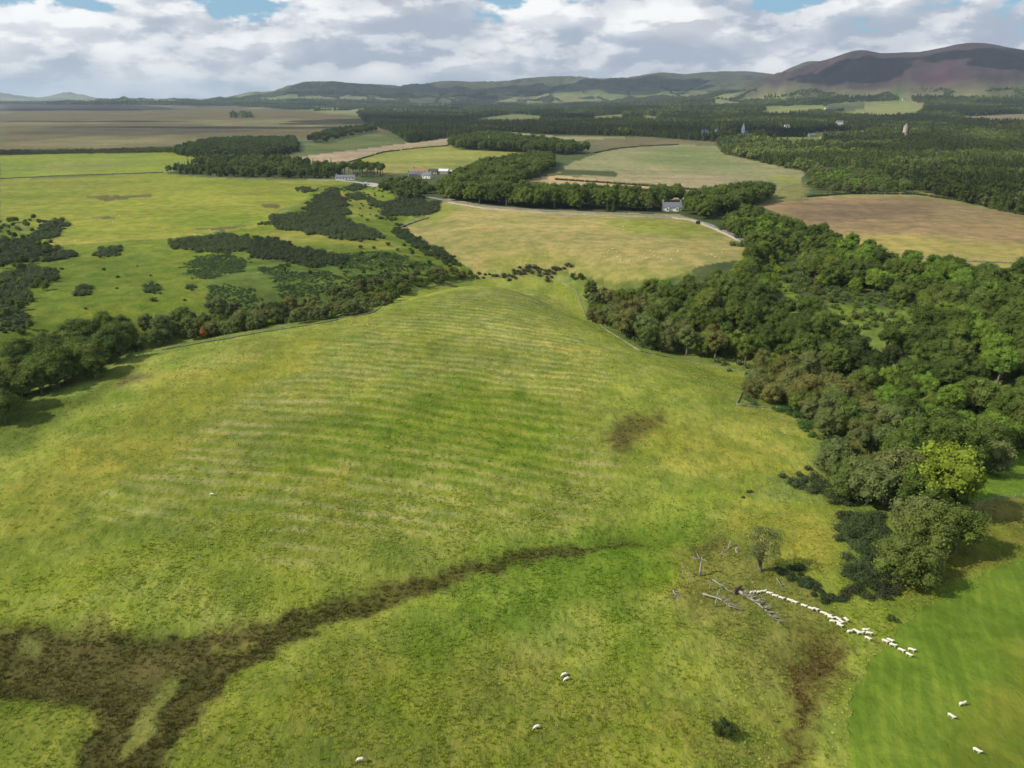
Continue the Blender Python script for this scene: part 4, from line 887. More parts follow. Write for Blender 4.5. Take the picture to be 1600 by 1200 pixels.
def put(name, coll, mask, nvar, label, cat, extra, h0):
    x = np.concatenate([X_[mask], extra[:, 0]]); y = np.concatenate([Y_[mask], extra[:, 1]]); z = np.concatenate([Z_[mask], extra[:, 2]])
    s = np.concatenate([S_[mask], extra[:, 3] / h0]); tt = np.concatenate([T_[mask], extra[:, 5:8]]); n = len(x)
    rot = np.stack([np.zeros(n), np.zeros(n), rng.uniform(0, 6.28, n)], 1)
    scatter_obj(name, coll, np.stack([x, y, z - .2], 1), np.stack([s, s, s * rng.uniform(.85, 1.15, n)], 1), rot, rng.integers(0, nvar, n), tt, label, cat)
    print(name, n)
put('conifer_forest', CF, I_, 2, 'dark conifers massed in the far woods below the hills', 'forest', rest[:0], 14.)
put('broadleaf_forest', BF, ~I_, 3, 'broadleaf trees massed in the far woods below the hills', 'forest', rest[:0], 12.)

n = len(rest); sc_r = rest[:, 3:4] / 12. * np.where(np.array([[c[1] in ('willow', 'bush')] for c in REST]), .85, 1.) if n else rest[:, 3:4]
scatter_obj('woodland_trees', NC, rest[:, :3] - np.array([0, 0, .2]), np.concatenate([sc_r, sc_r, sc_r], 1), np.stack([np.zeros(n), np.zeros(n), rng.uniform(0, 6.28, n)], 1), rng.integers(0, 4, n), rest[:, 5:8] * rng.uniform(.85, 1.15, (n, 1)), 'further trees filling the valley wood and the belts beyond it', 'woodland')
# ------------------------------------------------------------------ rough grass: tufts over the near ground
def tuft_mesh(seed, n=16, h=.5, sp_=.28):
    rd = np.random.default_rng(seed); V = []; Fq = []
    for i in range(n):
        g = rd.uniform(0, 6.28); r0 = rd.uniform(0, sp_); b = np.array([math.cos(g) * r0, math.sin(g) * r0, -.05])
        out = np.array([math.cos(g), math.sin(g), 0]) * rd.uniform(.1, .45) + np.array([.12, -.05, 0]); hh = h * rd.uniform(.55, 1.15)
        sd_ = np.array([-math.sin(g), math.cos(g), 0]) * .045
        m1 = b + np.array([0, 0, hh * .6]) + out * .35 * hh / h; tp = b + np.array([0, 0, hh]) + out * hh / h
        k = len(V); V += [b - sd_, b + sd_, m1 + sd_ * .8, m1 - sd_ * .8, tp]; Fq += [(k, k + 1, k + 2, k + 3), (k + 3, k + 2, k + 4)]
    me = bpy.data.meshes.new('tuft'); me.from_pydata([tuple(v) for v in V], [], Fq); me.materials.append(M['leafi'])
    a = me.attributes.new('lv', 'FLOAT', 'POINT'); a.data.foreach_set('value', rd.random(len(V)).astype(np.float32)); me.update(); return me
TC = bpy.data.collections.new('tufts')
for i in range(3): TC.objects.link(bpy.data.objects.new('tuft_source_%d' % i, tuft_mesh(300 + i)))
def near_pts(n, r0, r1):
    r = np.sqrt(rng.uniform(r0 * r0, r1 * r1, n)); a = rng.uniform(R(-50), R(50), n); return r * np.sin(a), r * np.cos(a)
tx, ty = near_pts(150000, 55, 135); ux, uy = near_pts(170000, 135, 300)
tx = np.concatenate([tx, ux]); ty = np.concatenate([ty, uy])
A, B, T, Z = cover_at(tx, ty)
dn = fbm(tx, ty, 5, 3)
wet = (A.max(1) < .10)
keep = (T[:, 0] > .55) & (rng.random(len(tx)) < wet * .15 + sst(dn, .35, .65) * .28 + .08)
tx, ty, A, B, T, Z = tx[keep], ty[keep], A[keep], B[keep], T[keep], Z[keep]
n = len(tx); mf = np.clip(sst(fbm(tx, ty, 40, 4), .3, .7) * .8 + rng.normal(0, .25, n), 0, 1.)[:, None]
tint = (A * (1 - mf) + B * mf) * rng.uniform(1.3, 2.2, (n, 1))
lumpz = (fbm(tx, ty, 1.6, 3) - .5) * .5 * (1 - sst(np.hypot(tx, ty), 130, 420)) * T[:, 0] + (fbm(tx, ty, 6, 3) - .5) * .8 * T[:, 0] * (1 - sst(np.hypot(tx, ty), 300, 900))
s = rng.uniform(.3, .8, n) * np.where(A.max(1) < .10, 1.3, 1)
scatter_obj('grass_tufts', TC, np.stack([tx, ty, Z + lumpz], 1), np.stack([s, s, s * rng.uniform(.6, 1.1, n)], 1), np.stack([np.zeros(n), np.zeros(n), rng.uniform(0, 6.28, n)], 1), rng.integers(0, 3, n), tint, 'tufts of rough grass and rush across the big field', 'grass')
print('tufts', n)

# ------------------------------------------------------------------ road, tracks, walls and fences
def ribbon(name, line, width, mat, lift=.12):
    P_ = np.array(line); t_ = np.gradient(P_, axis=0); t_ /= np.linalg.norm(t_, axis=1, keepdims=True); nn = np.stack([-t_[:, 1], t_[:, 0]], 1)
    offs = np.linspace(-.5, .5, 5) * width; V = []
    for o in offs:
        q = P_ + nn * o; V.append(np.stack([q[:, 0], q[:, 1], H(q[:, 0], q[:, 1]) + lift], 1))
    V = np.stack(V, 1).reshape(-1, 3); k = len(offs); n = len(P_)
    i = (np.arange(n - 1)[:, None] * k + np.arange(k - 1)).ravel(); Fq = np.stack([i, i + 1, i + k + 1, i + k], 1)[:, ::-1]
    return tag(mobj(name, npmesh(name, V, [Fq], mat, True)), kind='structure')
def resample(line, step):
    P_ = np.array(line); L = np.concatenate([[0], np.cumsum(np.linalg.norm(np.diff(P_, axis=0), axis=1))]); s_ = np.arange(0, L[-1], step)
    return np.stack([np.interp(s_, L, P_[:, 0]), np.interp(s_, L, P_[:, 1])], 1)
def wall_along(name, pts, h, w_, mat, label, cat, rough=.25, step=2.):
    P_ = resample(wline(pts, 10), step); t_ = np.gradient(P_, axis=0); t_ /= np.linalg.norm(t_, axis=1, keepdims=True) + 1e-9; nn = np.stack([-t_[:, 1], t_[:, 0]], 1)
    z = H(P_[:, 0], P_[:, 1]); n = len(P_); hh = h * (1 + rng.uniform(-rough, rough, n)); V = []
    for o, zz in ((-.5, -.6), (-.4, None), (.4, None), (.5, -.6)):
        q = P_ + nn * o * w_; V.append(np.stack([q[:, 0], q[:, 1], z + (hh if zz is None else zz)], 1))
    V = np.stack(V, 1).reshape(-1, 3); i = (np.arange(n - 1)[:, None] * 4 + np.arange(3)).ravel(); Fq = np.stack([i, i + 1, i + 5, i + 4], 1)[:, ::-1]
    base = V.mean(0); me = npmesh(name, V - base, [Fq], mat); return tag(mobj(name, me, None, base), label, cat)
ribbon('road', resample(wline([(640, 302), (690, 312), (760, 322), (850, 329), (960, 333), (1040, 337), (1075, 341), (1110, 352), (1145, 367), (1178, 382)], 10), 4.), 4.8, M['asphalt'])
ribbon('track', resample(wline([(480, 281), (530, 282), (560, 285), (585, 289), (597, 292)], 10), 4.), 5., M['gravel'])
ribbon('farm_yard', resample(wline([(572, 287), (584, 289), (596, 291)], 8), 4.), 12., M['gravel'], .2)
wall_along('stone_wall', [(700, 317), (760, 327), (850, 334), (960, 338), (1050, 341), (1080, 345), (1110, 356), (1145, 372), (1172, 387)], 1.1, .5, M['stone'], 'pale stone wall along the near side of the road', 'wall')
wall_along('stone_wall', [(0, 280), (100, 275), (200, 272), (255, 270)], 1.1, .7, M['drystone'], 'dark dry stone wall between the two left hand pastures', 'wall')
wall_along('stone_wall', [(252, 547), (400, 521), (500, 505), (582, 489), (605, 474), (640, 455), (700, 443), (750, 436), (860, 430), (900, 455), (915, 495), (1000, 549), (1100, 570), (1168, 583)], .3, .22, M['drystone'], 'long low stone dyke along the far edge of the big field', 'wall')
wall_along('stone_wall', [(1168, 585), (1162, 610), (1150, 632), (1200, 638), (1225, 643)], .3, .22, M['drystone'], 'short stone dyke in the notch of the field beside the wood', 'wall')
wall_along('stone_wall', [(1380, 395), (1480, 408), (1620, 413)], .8, .7, M['drystone'], 'stone wall across the near end of the brown field', 'wall')
wall_along('stone_wall', [(625, 356), (650, 347), (672, 340)], 1., .7, M['drystone'], 'short stone wall closing the left corner of the pale field', 'wall')
def hedge(pts, label, r=(1.2, 2.), col=(.07, .09, .038)):
    P_ = resample(wline(pts, 10), 1.6); z = H(P_[:, 0], P_[:, 1]); n = len(P_); k = vnoise(P_[:, 0], P_[:, 1], 14) > .18
    c = np.stack([P_[:, 0] + rng.normal(0, .4, n), P_[:, 1] + rng.normal(0, .4, n), z + .5], 1)[k]; rr_ = rng.uniform(r[0], r[1], len(c)); base = c.mean(0)
    V, Fc, lv = lobes(c - base, rr_, 50, .4, .9, .7, -.2); o = mobj('hedge', npmesh('hedge', V, Fc, M['leaf'], False, {'lv': lv}), None, base); o.color = col + (1,); tag(o, label, 'hedge')
def fence(pts, label, step=3.):
    P_ = resample(wline(pts, 10), step); z = H(P_[:, 0], P_[:, 1]); base = (float(P_[0, 0]), float(P_[0, 1]), float(z[0])); t0 = empty('wire_fence', base, 0, label, 'fence')
    pm = MB().tube([(0, 0, -.4), (0, 0, 1.15)], [.07, .06], 5).mesh('post', M['dead'])
    pr = P_[:90]
    for (x, y), q in zip(pr, z): mobj('post', pm, t0, (x - base[0], y - base[1], q - base[2]))
    for hh in (.55, 1.0):
        wm = MB().tube([(x - base[0], y - base[1], q - base[2] + hh) for (x, y), q in zip(pr, z)], [.012] * len(pr), 3); wm.build('wire', M['tin'], t0)
fence([(1318, 1250), (1322, 1150), (1335, 1060), (1350, 1035), (1385, 1010), (1420, 968), (1480, 927), (1560, 890), (1620, 868)], 'thin wire fence between rough grass and the bright mown grass') if False else None
hedge([(868, 281), (930, 285), (1000, 290), (1080, 297), (1150, 301)], 'dark hedge between the grey green field and the tan stubble strip')
hedge([(1262, 308), (1330, 303), (1430, 304), (1500, 314), (1600, 336)], 'ragged hedge along the far edge of the brown field', (1., 1.8))
hedge([(545, 254), (600, 238), (650, 232), (700, 228)], 'thin hedge between the pink field and the green field above the farm', (.8, 1.3))
hedge([(930, 239), (960, 233), (1000, 229), (1060, 226)], 'hedge at the top of the grey green field', (.9, 1.5))
fence([(1700, 765), (1600, 775), (1540, 785), (1520, 800)], 'wire fence on posts beside the green strip at the right edge')

# ------------------------------------------------------------------ buildings
def at(px, py):
    x, y, z = ground(px, py); return float(x[0]), float(y[0]), float(z[0])
def house(name, px, py, L, D, hw, hr, rz, wm, rm, label, cat, chim=2, wins=3, door=True, gab=0):
    x, y, z = at(px, py); o = empty(name, (x, y, z), rz, label, cat)
    b = MB().box(-L / 2, L / 2, 0, D, -1, hw)
    b.add([(-L / 2, 0, hw), (-L / 2, D, hw), (-L / 2, D / 2, hw + hr), (L / 2, 0, hw), (L / 2, D, hw), (L / 2, D / 2, hw + hr)], [(0, 1, 2), (3, 5, 4)]); b.build('wall', M[wm], o)
    e = .35; r = MB(); sl = hr / (D / 2)
    for sgn in (0, 1):
        y0 = -e if sgn == 0 else D + e; z0 = hw - e * sl
        r.add([(-L / 2 - e, y0, z0 + .02), (L / 2 + e, y0, z0 + .02), (L / 2 + e, D / 2, hw + hr + .02), (-L / 2 - e, D / 2, hw + hr + .02),
               (-L / 2 - e, y0, z0 + .2), (L / 2 + e, y0, z0 + .2), (L / 2 + e, D / 2, hw + hr + .2), (-L / 2 - e, D / 2, hw + hr + .2)],
              [(0, 1, 2, 3), (4, 7, 6, 5), (0, 4, 5, 1), (1, 5, 6, 2), (3, 7, 4, 0)])
    ro = r.build('roof', M[rm], o)
    for i in range(chim):
        cx = (-L / 2 + .5) if i == 0 else (L / 2 - .5)
        MB().box(cx - .45, cx + .45, D / 2 - .5, D / 2 + .5, hw + hr - .6, hw + hr + 1.3).box(cx - .25, cx - .02, D / 2 - .12, D / 2 + .12, hw + hr + 1.3, hw + hr + 1.7).box(cx + .05, cx + .27, D / 2 - .12, D / 2 + .12, hw + hr + 1.3, hw + hr + 1.65).build('chimney', M['stone'], ro)
    for i in range(gab):
        gx = (-L / 4 if i == 0 else L / 4)
        g = MB().box(gx - 1.2, gx + 1.2, -1.0, .02, -1, hw - .1)
        g.add([(gx - 1.2, -1.0, hw - .1), (gx + 1.2, -1.0, hw - .1), (gx, -1.0, hw + 1.1), (gx - 1.2, 1.5, hw - .1), (gx + 1.2, 1.5, hw - .1), (gx, 1.5, hw + 1.1)], [(0, 1, 2)])
        gp = g.build('gable', M['white'], o)
        MB().add([(gx - 1.5, -1.2, hw - .3), (gx, -1.2, hw + 1.25), (gx, 1.6, hw + 1.25), (gx - 1.5, 1.6, hw - .3), (gx + 1.5, -1.2, hw - .3), (gx + 1.5, 1.6, hw - .3)], [(0, 1, 2, 3), (1, 4, 5, 2)]).build('gable_roof', M[rm], gp)
        MB().box(gx - .5, gx + .5, -1.05, -1.003, 1, 2.1).build('window', M['glass'], o)
    k = wins + (1 if door else 0)
    for i in range(k):
        wx = -L / 2 + L * (i + .5) / k
        if gab and abs(abs(wx) - L / 4) < 1.9: continue
        if door and i == k // 2: MB().box(wx - .5, wx + .5, -.06, -.003, 0, 2.1).build('door', M['wood'], o)
        else:
            f_ = MB().box(wx - .62, wx + .62, -.05, -.003, .95, 2.25).build('window', M['white'], o); MB().box(wx - .5, wx + .5, -.08, -.053, 1.05, 2.15).build('pane', M['glass'], f_)
    return o
house('cottage', 1050, 330, 14, 7, 2.9, 3.2, R(-4), 'white', 'slate', 'white cottage with a slate roof and two chimneys beside the road', 'cottage', 2, 3, True, 2)
house('farmhouse', 656, 276, 13, 8, 5.5, 3.4, R(8), 'white', 'redtile', 'pale farmhouse with a reddish roof among the farm trees', 'house', 2, 4)
house('farm_shed', 692, 272, 11, 7, 3.2, 2.0, R(-14), 'stone', 'tin', 'farm shed with a bright sheet roof behind the trees', 'shed', 0, 3)
house('farm_shed', 676, 272, 10, 7, 3., 2.0, R(-12), 'stone', 'darkshed', 'dark roofed farm shed between farmhouse and bright roof', 'shed', 0, 2)
house('farm_shed', 706, 272, 9, 7, 2.6, 1.5, R(4), 'darkshed', 'tin', 'small dark shed at the right end of the farm', 'shed', 0, 2)
house('house', 645, 277, 9, 6, 3.2, 2.4, R(12), 'stone', 'slate', 'small stone house with a slate roof left of the reddish roofed farmhouse', 'house', 1, 2)
house('house', 666, 279, 9, 6, 3.4, 2.6, R(-20), 'white', 'slate', 'small white house with a slate roof in front of the farm sheds', 'house', 2, 2)
house('bungalow', 539, 281, 19, 8, 2.8, 1.6, R(3), 'white', 'slate', 'long low bungalow beside the pines at the farm track', 'house', 1, 5)
house('house', 1102, 208, 14, 8, 5, 3.5, R(5), 'white', 'slate', 'white house at the left end of the distant wooded village', 'house', 2, 3)
house('house', 1122, 207, 10, 8, 5, 3.5, R(50), 'white', 'slate', 'small pale house right of the white one in the far village', 'house', 2, 2)
house('house', 1230, 200, 12, 8, 5, 3.5, R(0), 'white', 'slate', 'pale house right of the far church spire', 'house', 1, 3)
house('house', 1312, 195, 18, 9, 7, 4, R(-8), 'white', 'slate', 'white mansion in the woods left of the round tower', 'house', 2, 4)
house('house', 1292, 171, 16, 9, 6, 4, R(10), 'white', 'slate', 'white house below the far tree belt under the purple hill', 'house', 2, 3)
house('house', 1414, 157, 22, 10, 8, 5, R(0), 'stone', 'slate', 'stone house among trees at the foot of the purple hill', 'house', 2, 4)
house('house', 1270, 214, 16, 9, 4, 3, R(10), 'stone', 'slate', 'low stone house beside the yellow field in the far woods', 'house', 1, 3)
def lathe(prof, k=14):
    mb = MB(); V = []; Fc = []
    for z, r in prof:
        for j in range(k): g = 2 * math.pi * j / k; V.append((math.cos(g) * r, math.sin(g) * r, z))
    for i in range(len(prof) - 1):
        for j in range(k): Fc.append((i * k + j, i * k + (j + 1) % k, (i + 1) * k + (j + 1) % k, (i + 1) * k + j))
    Fc.append(tuple((len(prof) - 1) * k + j for j in range(k))); return mb.add(V, Fc)
x, y, z = at(1413, 212); o = empty('round_tower', (x, y, z), 0, 'round pale stone tower rising above the far woods on the right', 'tower'); o.scale = (.62, .62, .62)
lathe([(-2, 9), (6, 8.4), (22, 7.4), (31, 7.2), (31, 7.9), (33, 7.9), (33, 6.6), (31.5, 6.6)], 20).build('wall', simple('tower_stone', (.42, .33, .24), .9, .4, .25), o)
for hz_ in (10, 20): MB().box(-.8, .8, -8.6, -7.2, hz_, hz_ + 2.6).build('window', M['glass'], o)
lathe([(31.6, 3.), (37, 2.8), (37.2, 3.3), (40, .1)], 12).build('stair_turret', M['stone'], o)
x, y, z = at(1160, 212); o = empty('church', (x, y, z), 0, 'far church with a pale pointed spire among the village trees', 'church'); o.scale = (.7, .7, .7)
MB().box(-4, 4, -4, 4, -2, 20).build('tower', M['white'], o); MB().add([(-4.2, -4.2, 20), (4.2, -4.2, 20), (4.2, 4.2, 20), (-4.2, 4.2, 20), (0, 0, 38)], [(0, 1, 4), (1, 2, 4), (2, 3, 4), (3, 0, 4), (3, 2, 1, 0)]).build('spire', M['white'], o)
MB().box(4.1, 24, -5, 5, -2, 9).build('nave', M['stone'], o); MB().add([(4.1, -5.6, 9), (24.4, -5.6, 9), (24.4, 5.6, 9), (4.1, 5.6, 9), (4.1, 0, 15), (24.4, 0, 15)], [(0, 1, 5, 4), (2, 3, 4, 5), (0, 4, 3), (1, 2, 5)]).build('roof', M['slate'], o)
x, y, z = at(764, 229); o = empty('monument_spire', (x, y, z), 0, 'slender pale spire rising from the copse on the left middle ridge', 'monument')
MB().box(-2, 2, -2, 2, -1, 5).box(-1.6, 1.6, -1.6, 1.6, 5, 6.2).build('plinth', M['stone'], o); MB().add([(-1.3, -1.3, 6.2), (1.3, -1.3, 6.2), (1.3, 1.3, 6.2), (-1.3, 1.3, 6.2), (0, 0, 19)], [(0, 1, 4), (1, 2, 4), (2, 3, 4), (3, 0, 4)]).build('needle', M['white'], o)
# van by the farm track
x, y, z = at(573, 288.5); o = empty('parked_van', (x, y, z + .15), R(6), 'white van parked on the farm track beside the pines', 'van')
bd = MB(); prof = [(-2.6, .45), (-2.6, 2.1), (-2.4, 2.3), (1.1, 2.3), (1.9, 1.45), (2.55, 1.2), (2.6, .45)]
bd.add([(a, -1, b) for a, b in prof] + [(a, 1, b) for a, b in prof], [tuple(range(7)), tuple(range(13, 6, -1))] + [(i, i + 7, (i + 1) % 7 + 7, (i + 1) % 7) for i in range(7)])
bd.build('body', simple('van_paint', (.8, .8, .8), .35, 1, .03), o)
MB().add([(1.16, -.9, 2.24), (1.86, -.9, 1.52), (1.86, .9, 1.52), (1.16, .9, 2.24)], [(0, 1, 2, 3)]).build('windscreen', M['glass'], o).location = (.03, 0, .03)
MB().box(.1, 1.1, -1.02, -1.003, 1.5, 2.1).build('window', M['glass'], o)
for wx in (-1.7, 1.7):
    for wy in (-.95, .95): MB().tube([(wx, wy - .12, .36), (wx, wy + .12, .36)], [.36, .36], 14).build('wheel', M['tyre'], o)

# ------------------------------------------------------------------ dead wood by the larch
def log(name, pts, r0, label, cat, branches=6, blen=1.2, lift=.35, root=False, seed=0):
    rd = random.Random(seed); W_ = [Vector(at(*p)) for p in pts]; base = W_[0].copy()
    L_ = [p - base + Vector((0, 0, lift)) for p in W_]; o = empty(name, base, 0, label, cat)
    n = len(L_) * 3; path = []
    for i in range(n + 1):
        u = i / n * (len(L_) - 1); k = min(int(u), len(L_) - 2); path.append(L_[k].lerp(L_[k + 1], u - k) + Vector((rd.uniform(-.08, .08), rd.uniform(-.08, .08), rd.uniform(-.05, .08))))
    rads = [r0 * (1 - .8 * i / n) for i in range(n + 1)]
    MB().tube(path, rads, 8).build('trunk', M['dead'], o, True)
    for b in range(branches):
        k = rd.randint(max(1, n // 5), n); p = path[k]; t_ = (path[min(k + 1, n)] - path[k - 1]).normalized(); sd_ = t_.cross(Vector((0, 0, 1))).normalized() * rd.choice((-1, 1))
        d_ = (sd_ * rd.uniform(.3, 1) + t_ * rd.uniform(.2, .9) + Vector((0, 0, rd.uniform(.1, .9)))).normalized(); l = blen * rd.uniform(.5, 1.2)
        q = p + d_ * l * .55; e = q + (d_ + Vector((rd.uniform(-.5, .5), rd.uniform(-.5, .5), rd.uniform(-.2, .4)))).normalized() * l * .6
        br = MB().tube([p, q, e], [rads[k] * .45 + .015, rads[k] * .3 + .01, .012], 5)
        e2 = q + (d_ + Vector((rd.uniform(-.9, .9), rd.uniform(-.9, .9), .2))).normalized() * l * .5; br.tube([q, e2], [rads[k] * .25 + .01, .01], 4)
        br.build('branch', M['dead'], o, True)
    if root:
        rm_ = MB()
        t_ = (path[1] - path[0]).normalized(); a_ = t_.cross(Vector((0, 0, 1))).normalized(); b_ = t_.cross(a_)
        for j in range(15):
            g = j * .42; e = path[0] - t_ * rd.uniform(-.1, .35) + (a_ * math.cos(g) + b_ * math.sin(g)) * rd.uniform(.7, 1.25)
            rm_.tube([path[0], path[0].lerp(e, .5) - t_ * .2, e], [.3, .2, .04], 5)
        rm_.build('root_plate', M['root'], o, True)
    return o
log('fallen_tree', [(1155, 928), (1180, 944), (1214, 973)], .30, 'large pale fallen tree with an upturned root plate left of the sheep line', 'fallen tree', 46, 1.6, .5, True, 1)
log('fallen_tree', [(1113, 908), (1130, 919), (1149, 931)], .15, 'straight bare log pointing at the upturned root plate', 'fallen tree', 8, 1.2, .3, False, 2)
log('fallen_tree', [(1098, 930), (1125, 939), (1140, 950), (1157, 955)], .20, 'crooked bleached fallen tree left of the largest fallen one', 'fallen tree', 20, 1.5, .35, False, 3)
log('fallen_tree', [(1141, 856), (1133, 862), (1124, 872)], .12, 'short thin log at the top of the dead wood', 'fallen tree', 5, .8, .25, False, 4)
log('fallen_tree', [(1051, 925), (1056, 932), (1060, 941)], .13, 'small fallen branch at the left end of the dead wood', 'fallen tree', 9, 1.2, .25, False, 5)
log('fallen_tree', [(1213, 905), (1218, 913), (1223, 923)], .10, 'thin bare pole lying below the lone larch', 'fallen tree', 5, .9, .2, False, 6)
def snag(px, py, h, label, arms=3, seed=0, r=.2, arm=1.6, side=None):
    rd = random.Random(seed); x, y, z = at(px, py); o = empty('dead_tree', (x, y, z), 0, label, 'dead tree')
    path = [Vector((0, 0, -.3)), Vector((rd.uniform(-.1, .1), 0, h * .35)), Vector((rd.uniform(-.2, .2), rd.uniform(-.2, .2), h * .7)), Vector((rd.uniform(-.3, .3), 0, h))]
    MB().tube(path, [r * 1.3, r, r * .75, r * .3], 8).build('trunk', M['dead'], o, True)
    for i in range(arms):
        s0 = path[2].lerp(path[3], rd.uniform(0, .9)); g = rd.uniform(0, 6.28); dv = Vector((math.cos(g), math.sin(g), .35)) if not (side and i == 0) else Vector(side)
        MB().tube([s0, s0 + dv * arm * .5, s0 + dv * arm + Vector((0, 0, .2))], [r * .5, r * .32, .02], 5).build('branch', M['dead'], o, True)
    return o
snag(1093.5, 899, 4.0, 'bleached dead tree with one long arm reaching left', 4, 11, .2, 2.0, (-1.0, .1, .15))
snag(1109, 921, 1.9, 'thin short snag above the crooked fallen tree', 2, 12, .1, .6)
snag(1118, 948, 3.2, 'thin upright snag standing over the crooked fallen tree', 3, 13, .12, .7)
snag(1139, 856, 1.6, 'short snag at the top of the dead wood', 1, 14, .13, .5)
snag(1151, 864, 1.1, 'thick broken stump beside the lone larch', 1, 15, .32, .4)
snag(1066, 903, 2.6, 'greyish thin snag at the left of the dead wood', 5, 16, .09, .8)
snag(1075, 911, 2.0, 'thin snag below the one with the long arm', 3, 17, .08, .6)

# ------------------------------------------------------------------ sheep
def skin_mesh(name, joints, edges, mat, sub=2):
    me = bpy.data.meshes.new(name + '_skin'); me.from_pydata([j[0] for j in joints], edges, []); o = bpy.data.objects.new(name + '_skin', me); C.objects.link(o)
    sk = o.modifiers.new('skin', 'SKIN'); sk.use_smooth_shade = True
    for i, j in enumerate(joints): me.skin_vertices[0].data[i].radius = j[1]
    me.skin_vertices[0].data[0].use_root = True
    ss_ = o.modifiers.new('sub', 'SUBSURF'); ss_.levels = sub; ss_.render_levels = sub
    dg = bpy.context.evaluated_depsgraph_get(); dg.update(); r = bpy.data.meshes.new_from_object(o.evaluated_get(dg)); r.name = name
    bpy.data.objects.remove(o); r.materials.clear(); r.materials.append(mat)
    for p in r.polygons: p.use_smooth = True
    return r
def sheep_mesh(graze, seed, st=.07):
    J = [((0, 0, .66), (.27, .27)), ((-.3, 0, .67), (.28, .28)), ((-.52, 0, .64), (.2, .22)), ((.3, 0, .66), (.25, .26)), ((.48, 0, .66), (.18, .2)), ((-.66, 0, .58), (.05, .06))]
    E = [(0, 1), (1, 2), (0, 3), (3, 4), (2, 5)]
    if graze: hd = [((.64, 0, .52), (.11, .13)), ((.76, 0, .3), (.085, .1)), ((.84, 0, .12), (.05, .055))]
    else: hd = [((.6, 0, .82), (.11, .13)), ((.72, 0, .96), (.095, .1)), ((.88, 0, .9), (.05, .055))]
    k = len(J); J += hd; E += [(4, k), (k, k + 1), (k + 1, k + 2)]
    ex, ez = hd[1][0][0] - .02, hd[1][0][2] + .03
    for s_ in (-1, 1):
        J.append(((ex, s_ * .17, ez), (.02, .035))); E.append((k + 1, len(J) - 1))
    for par, lx in ((2, -.46), (4, .42)):
        for s_ in (-1, 1):
            off = s_ * st * (1 if lx < 0 else -1); b = len(J)
            J.append(((lx + off * .3, s_ * .13, .38), (.075, .075))); J.append(((lx + off, s_ * .13, .2), (.042, .042))); J.append(((lx + off * 1.3, s_ * .13, .02), (.035, .035))); E += [(par, b), (b, b + 1), (b + 1, b + 2)]
    return skin_mesh('sheep', J, E, M['wool'])
SM = [sheep_mesh(False, 0), sheep_mesh(False, 1, -.09), sheep_mesh(True, 2)]
def sheep(px, py, ang_, label, v=0, s=1.12, group=None):
    x, y, z = at(px, py + 3); s *= .67; o = mobj('sheep', SM[v], None, (x, y, z + .05)); o.rotation_euler = (0, 0, R(ang_)); o.scale = (s, s, s)
    return tag(o, label, 'sheep', group)
chain = [(1175, 926), (1185, 925.5), (1192, 924.5), (1201, 927), (1210, 931), (1220, 934.5), (1233, 938), (1240.5, 941), (1255, 946.5), (1266, 951), (1273, 952), (1285, 958), (1293, 961.5), (1297, 965)]
ordn = ['first', 'second', 'third', 'fourth', 'fifth', 'sixth', 'seventh', 'eighth', 'ninth', 'tenth', 'eleventh', 'twelfth', 'thirteenth', 'fourteenth']
for i, (a, b) in enumerate(chain):
    nx, ny = chain[min(i + 1, len(chain) - 1)]; dx_ = nx - a if nx != a else 1
    sheep(a, b, -38 if i > 4 else (5 if i < 3 else -25), 'white sheep %s from the left in the single file line' % ordn[i], i % 2, 1.12, 'sheep walking in line across the burn')
for a, b, g, lb in ((1300, 971, -20, 'white sheep just below the tail of the single file line'), (1307, 966.5, -50, 'upper sheep of the huddle at the muddy crossing'), (1313, 971, -65, 'right hand sheep of the huddle at the muddy crossing'),
                    (1308.5, 973, -60, 'middle sheep of the huddle at the muddy crossing'), (1311, 977, -45, 'lowest sheep of the huddle at the muddy crossing'), (1321, 968, -75, 'lone sheep against the brambles right of the huddle'),
                    (1327, 987, 5, 'leftmost sheep of the group just past the crossing'), (1336, 986, -50, 'second sheep of the group just past the crossing'), (1343.5, 989, -5, 'middle sheep of the group just past the crossing'),
                    (1351, 984.5, -10, 'topmost sheep of the group just past the crossing'), (1356.5, 989.5, -20, 'rightmost sheep of the group just past the crossing'), (1355, 997.5, -50, 'sheep a little below the group past the crossing'),
                    (1382, 1002, -45, 'left one of the three close sheep on the mown grass edge'), (1389.5, 1000.5, -45, 'upper one of the three close sheep on the mown grass edge'), (1394, 1008, -35, 'lower one of the three close sheep on the mown grass edge'),
                    (1407, 1016, -48, 'sheep between the three close ones and the leaders'), (1419, 1023, -55, 'leading sheep, lowest of the whole line'), (1423, 1015.5, -35, 'sheep furthest right of the whole line')):
    sheep(a, b, g, lb, random.randint(0, 1), 1.12)
sheep(1502, 1100, 10, 'sheep standing alone on the mown grass, upper of three', 0)
sheep(1485, 1119, -60, 'sheep walking alone on the mown grass, left of three', 1)
sheep(1525, 1173, -52, 'sheep nearest the bottom right corner', 1)
sheep(882, 1054, 200, 'upper sheep of the pair grazing in the middle of the rough grass', 2)
sheep(885.5, 1061, 205, 'lower sheep of the pair grazing in the middle of the rough grass', 2)
sheep(839, 1136, 200, 'sheep grazing alone below the pair in the rough grass', 2)
sheep(564, 1187, 190, 'sheep lying nearest the bottom edge of the field', 2)
sheep(332, 772, 180, 'sheep alone far out on the left of the big field', 2)
far_sheep = [(948, 394), (951, 389), (958, 386), (962, 392), (966, 400), (972, 404), (985, 405), (993, 403), (1000, 401), (1010, 402), (1016, 390), (1022, 397), (1030, 399), (1034, 401), (1040, 398), (972, 352), (976, 356), (1048, 403), (1006, 395), (941, 398), (1110, 395), (1118, 399), (1128, 392), (795, 383), (1060, 391), (1071, 397)]
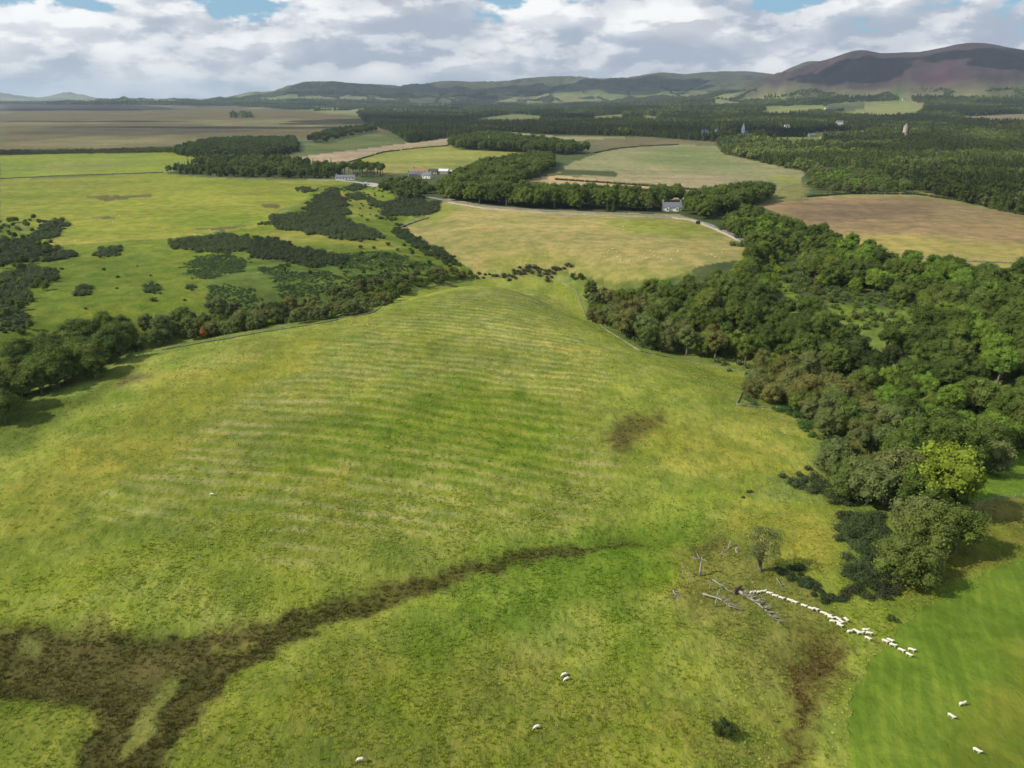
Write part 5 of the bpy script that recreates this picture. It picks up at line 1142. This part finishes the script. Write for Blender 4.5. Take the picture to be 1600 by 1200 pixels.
for a, b in far_sheep:
    sheep(a + random.uniform(-2, 2), b + random.uniform(-1, 1), random.uniform(0, 360), 'tiny white sheep grazing on the pale field below the road', 2, 1.1, 'sheep grazing on the pale field')
for a, b in [(random.uniform(100, 430), random.uniform(335, 378)) for _ in range(16)]:
    sheep(a, b, random.uniform(0, 360), 'tiny white sheep grazing on the yellow green left hand pasture', 2, 1.1, 'sheep grazing on the left pasture')

# ------------------------------------------------------------------ clouds whose shadows lie on the moor, the woods and the hills
m, t = newmat('cloud'); finish(t, (.9, .9, .92), 1., None, spec=0.); M['cloud'] = m
def cloud(px, py, rx, ry, alt=1400):
    x, y, z = at(px, py); k = (alt - z) / math.tan(R(SUN_EL)); sx_, sy_ = math.sin(R(SUN_AZ)), math.cos(R(SUN_AZ))
    cx, cy = x + sx_ * k, y + sy_ * k
    rg = np.random.default_rng(int(px)); n = 26; c = np.stack([rg.normal(0, .42, n) * rx, rg.normal(0, .42, n) * ry, np.abs(rg.normal(0, 50, n))], 1); c = np.clip(c, [-rx, -ry, 0], [rx, ry, 200])
    iv, fi = ICO2; r = rg.uniform(.28, .5, n)[:, None, None] * np.array([rx, ry, 150]); V = (c[:, None] + iv[None] * r).reshape(-1, 3); V[:, 2] = np.maximum(V[:, 2], -20)
    Fc = (fi[None] + (np.arange(n) * len(iv))[:, None, None]).reshape(-1, 3)
    tag(mobj('cloud', npmesh('cloud', V, [Fc], M['cloud'], True), None, (cx, cy, alt)), kind='structure')
cloud(30, 172, 700, 330); cloud(330, 200, 330, 70); cloud(150, 190, 260, 60); cloud(600, 190, 260, 200); cloud(820, 190, 300, 130)
cloud(560, 140, 1300, 700); cloud(950, 134, 1000, 500); cloud(1180, 208, 240, 120); cloud(1330, 100, 330, 260); cloud(1580, 92, 380, 260)

# ------------------------------------------------------------------ haze
m = bpy.data.materials.new('haze'); m.use_nodes = True; m.node_tree.nodes.clear(); t = NT(m.node_tree); M['haze'] = m
pv = t.n('ShaderNodeVolumePrincipled', ins={'Color': (.70, .84, 1., 1), 'Density': 5.0e-5, 'Anisotropy': .3}); t.n('ShaderNodeOutputMaterial', ins={'Volume': pv.outputs[0]})
zt = float(max(Zg.max(), 100)) + 20; zb = float(Zg.min()) - 1.5
o = MB().box(-25500, 25500, -25500, 25500, zb, zt).build('haze', m); tag(o, 'thin blue air haze over the far hills and woods', 'haze', None, 'stuff')
print('top', zt, 'bottom', zb)
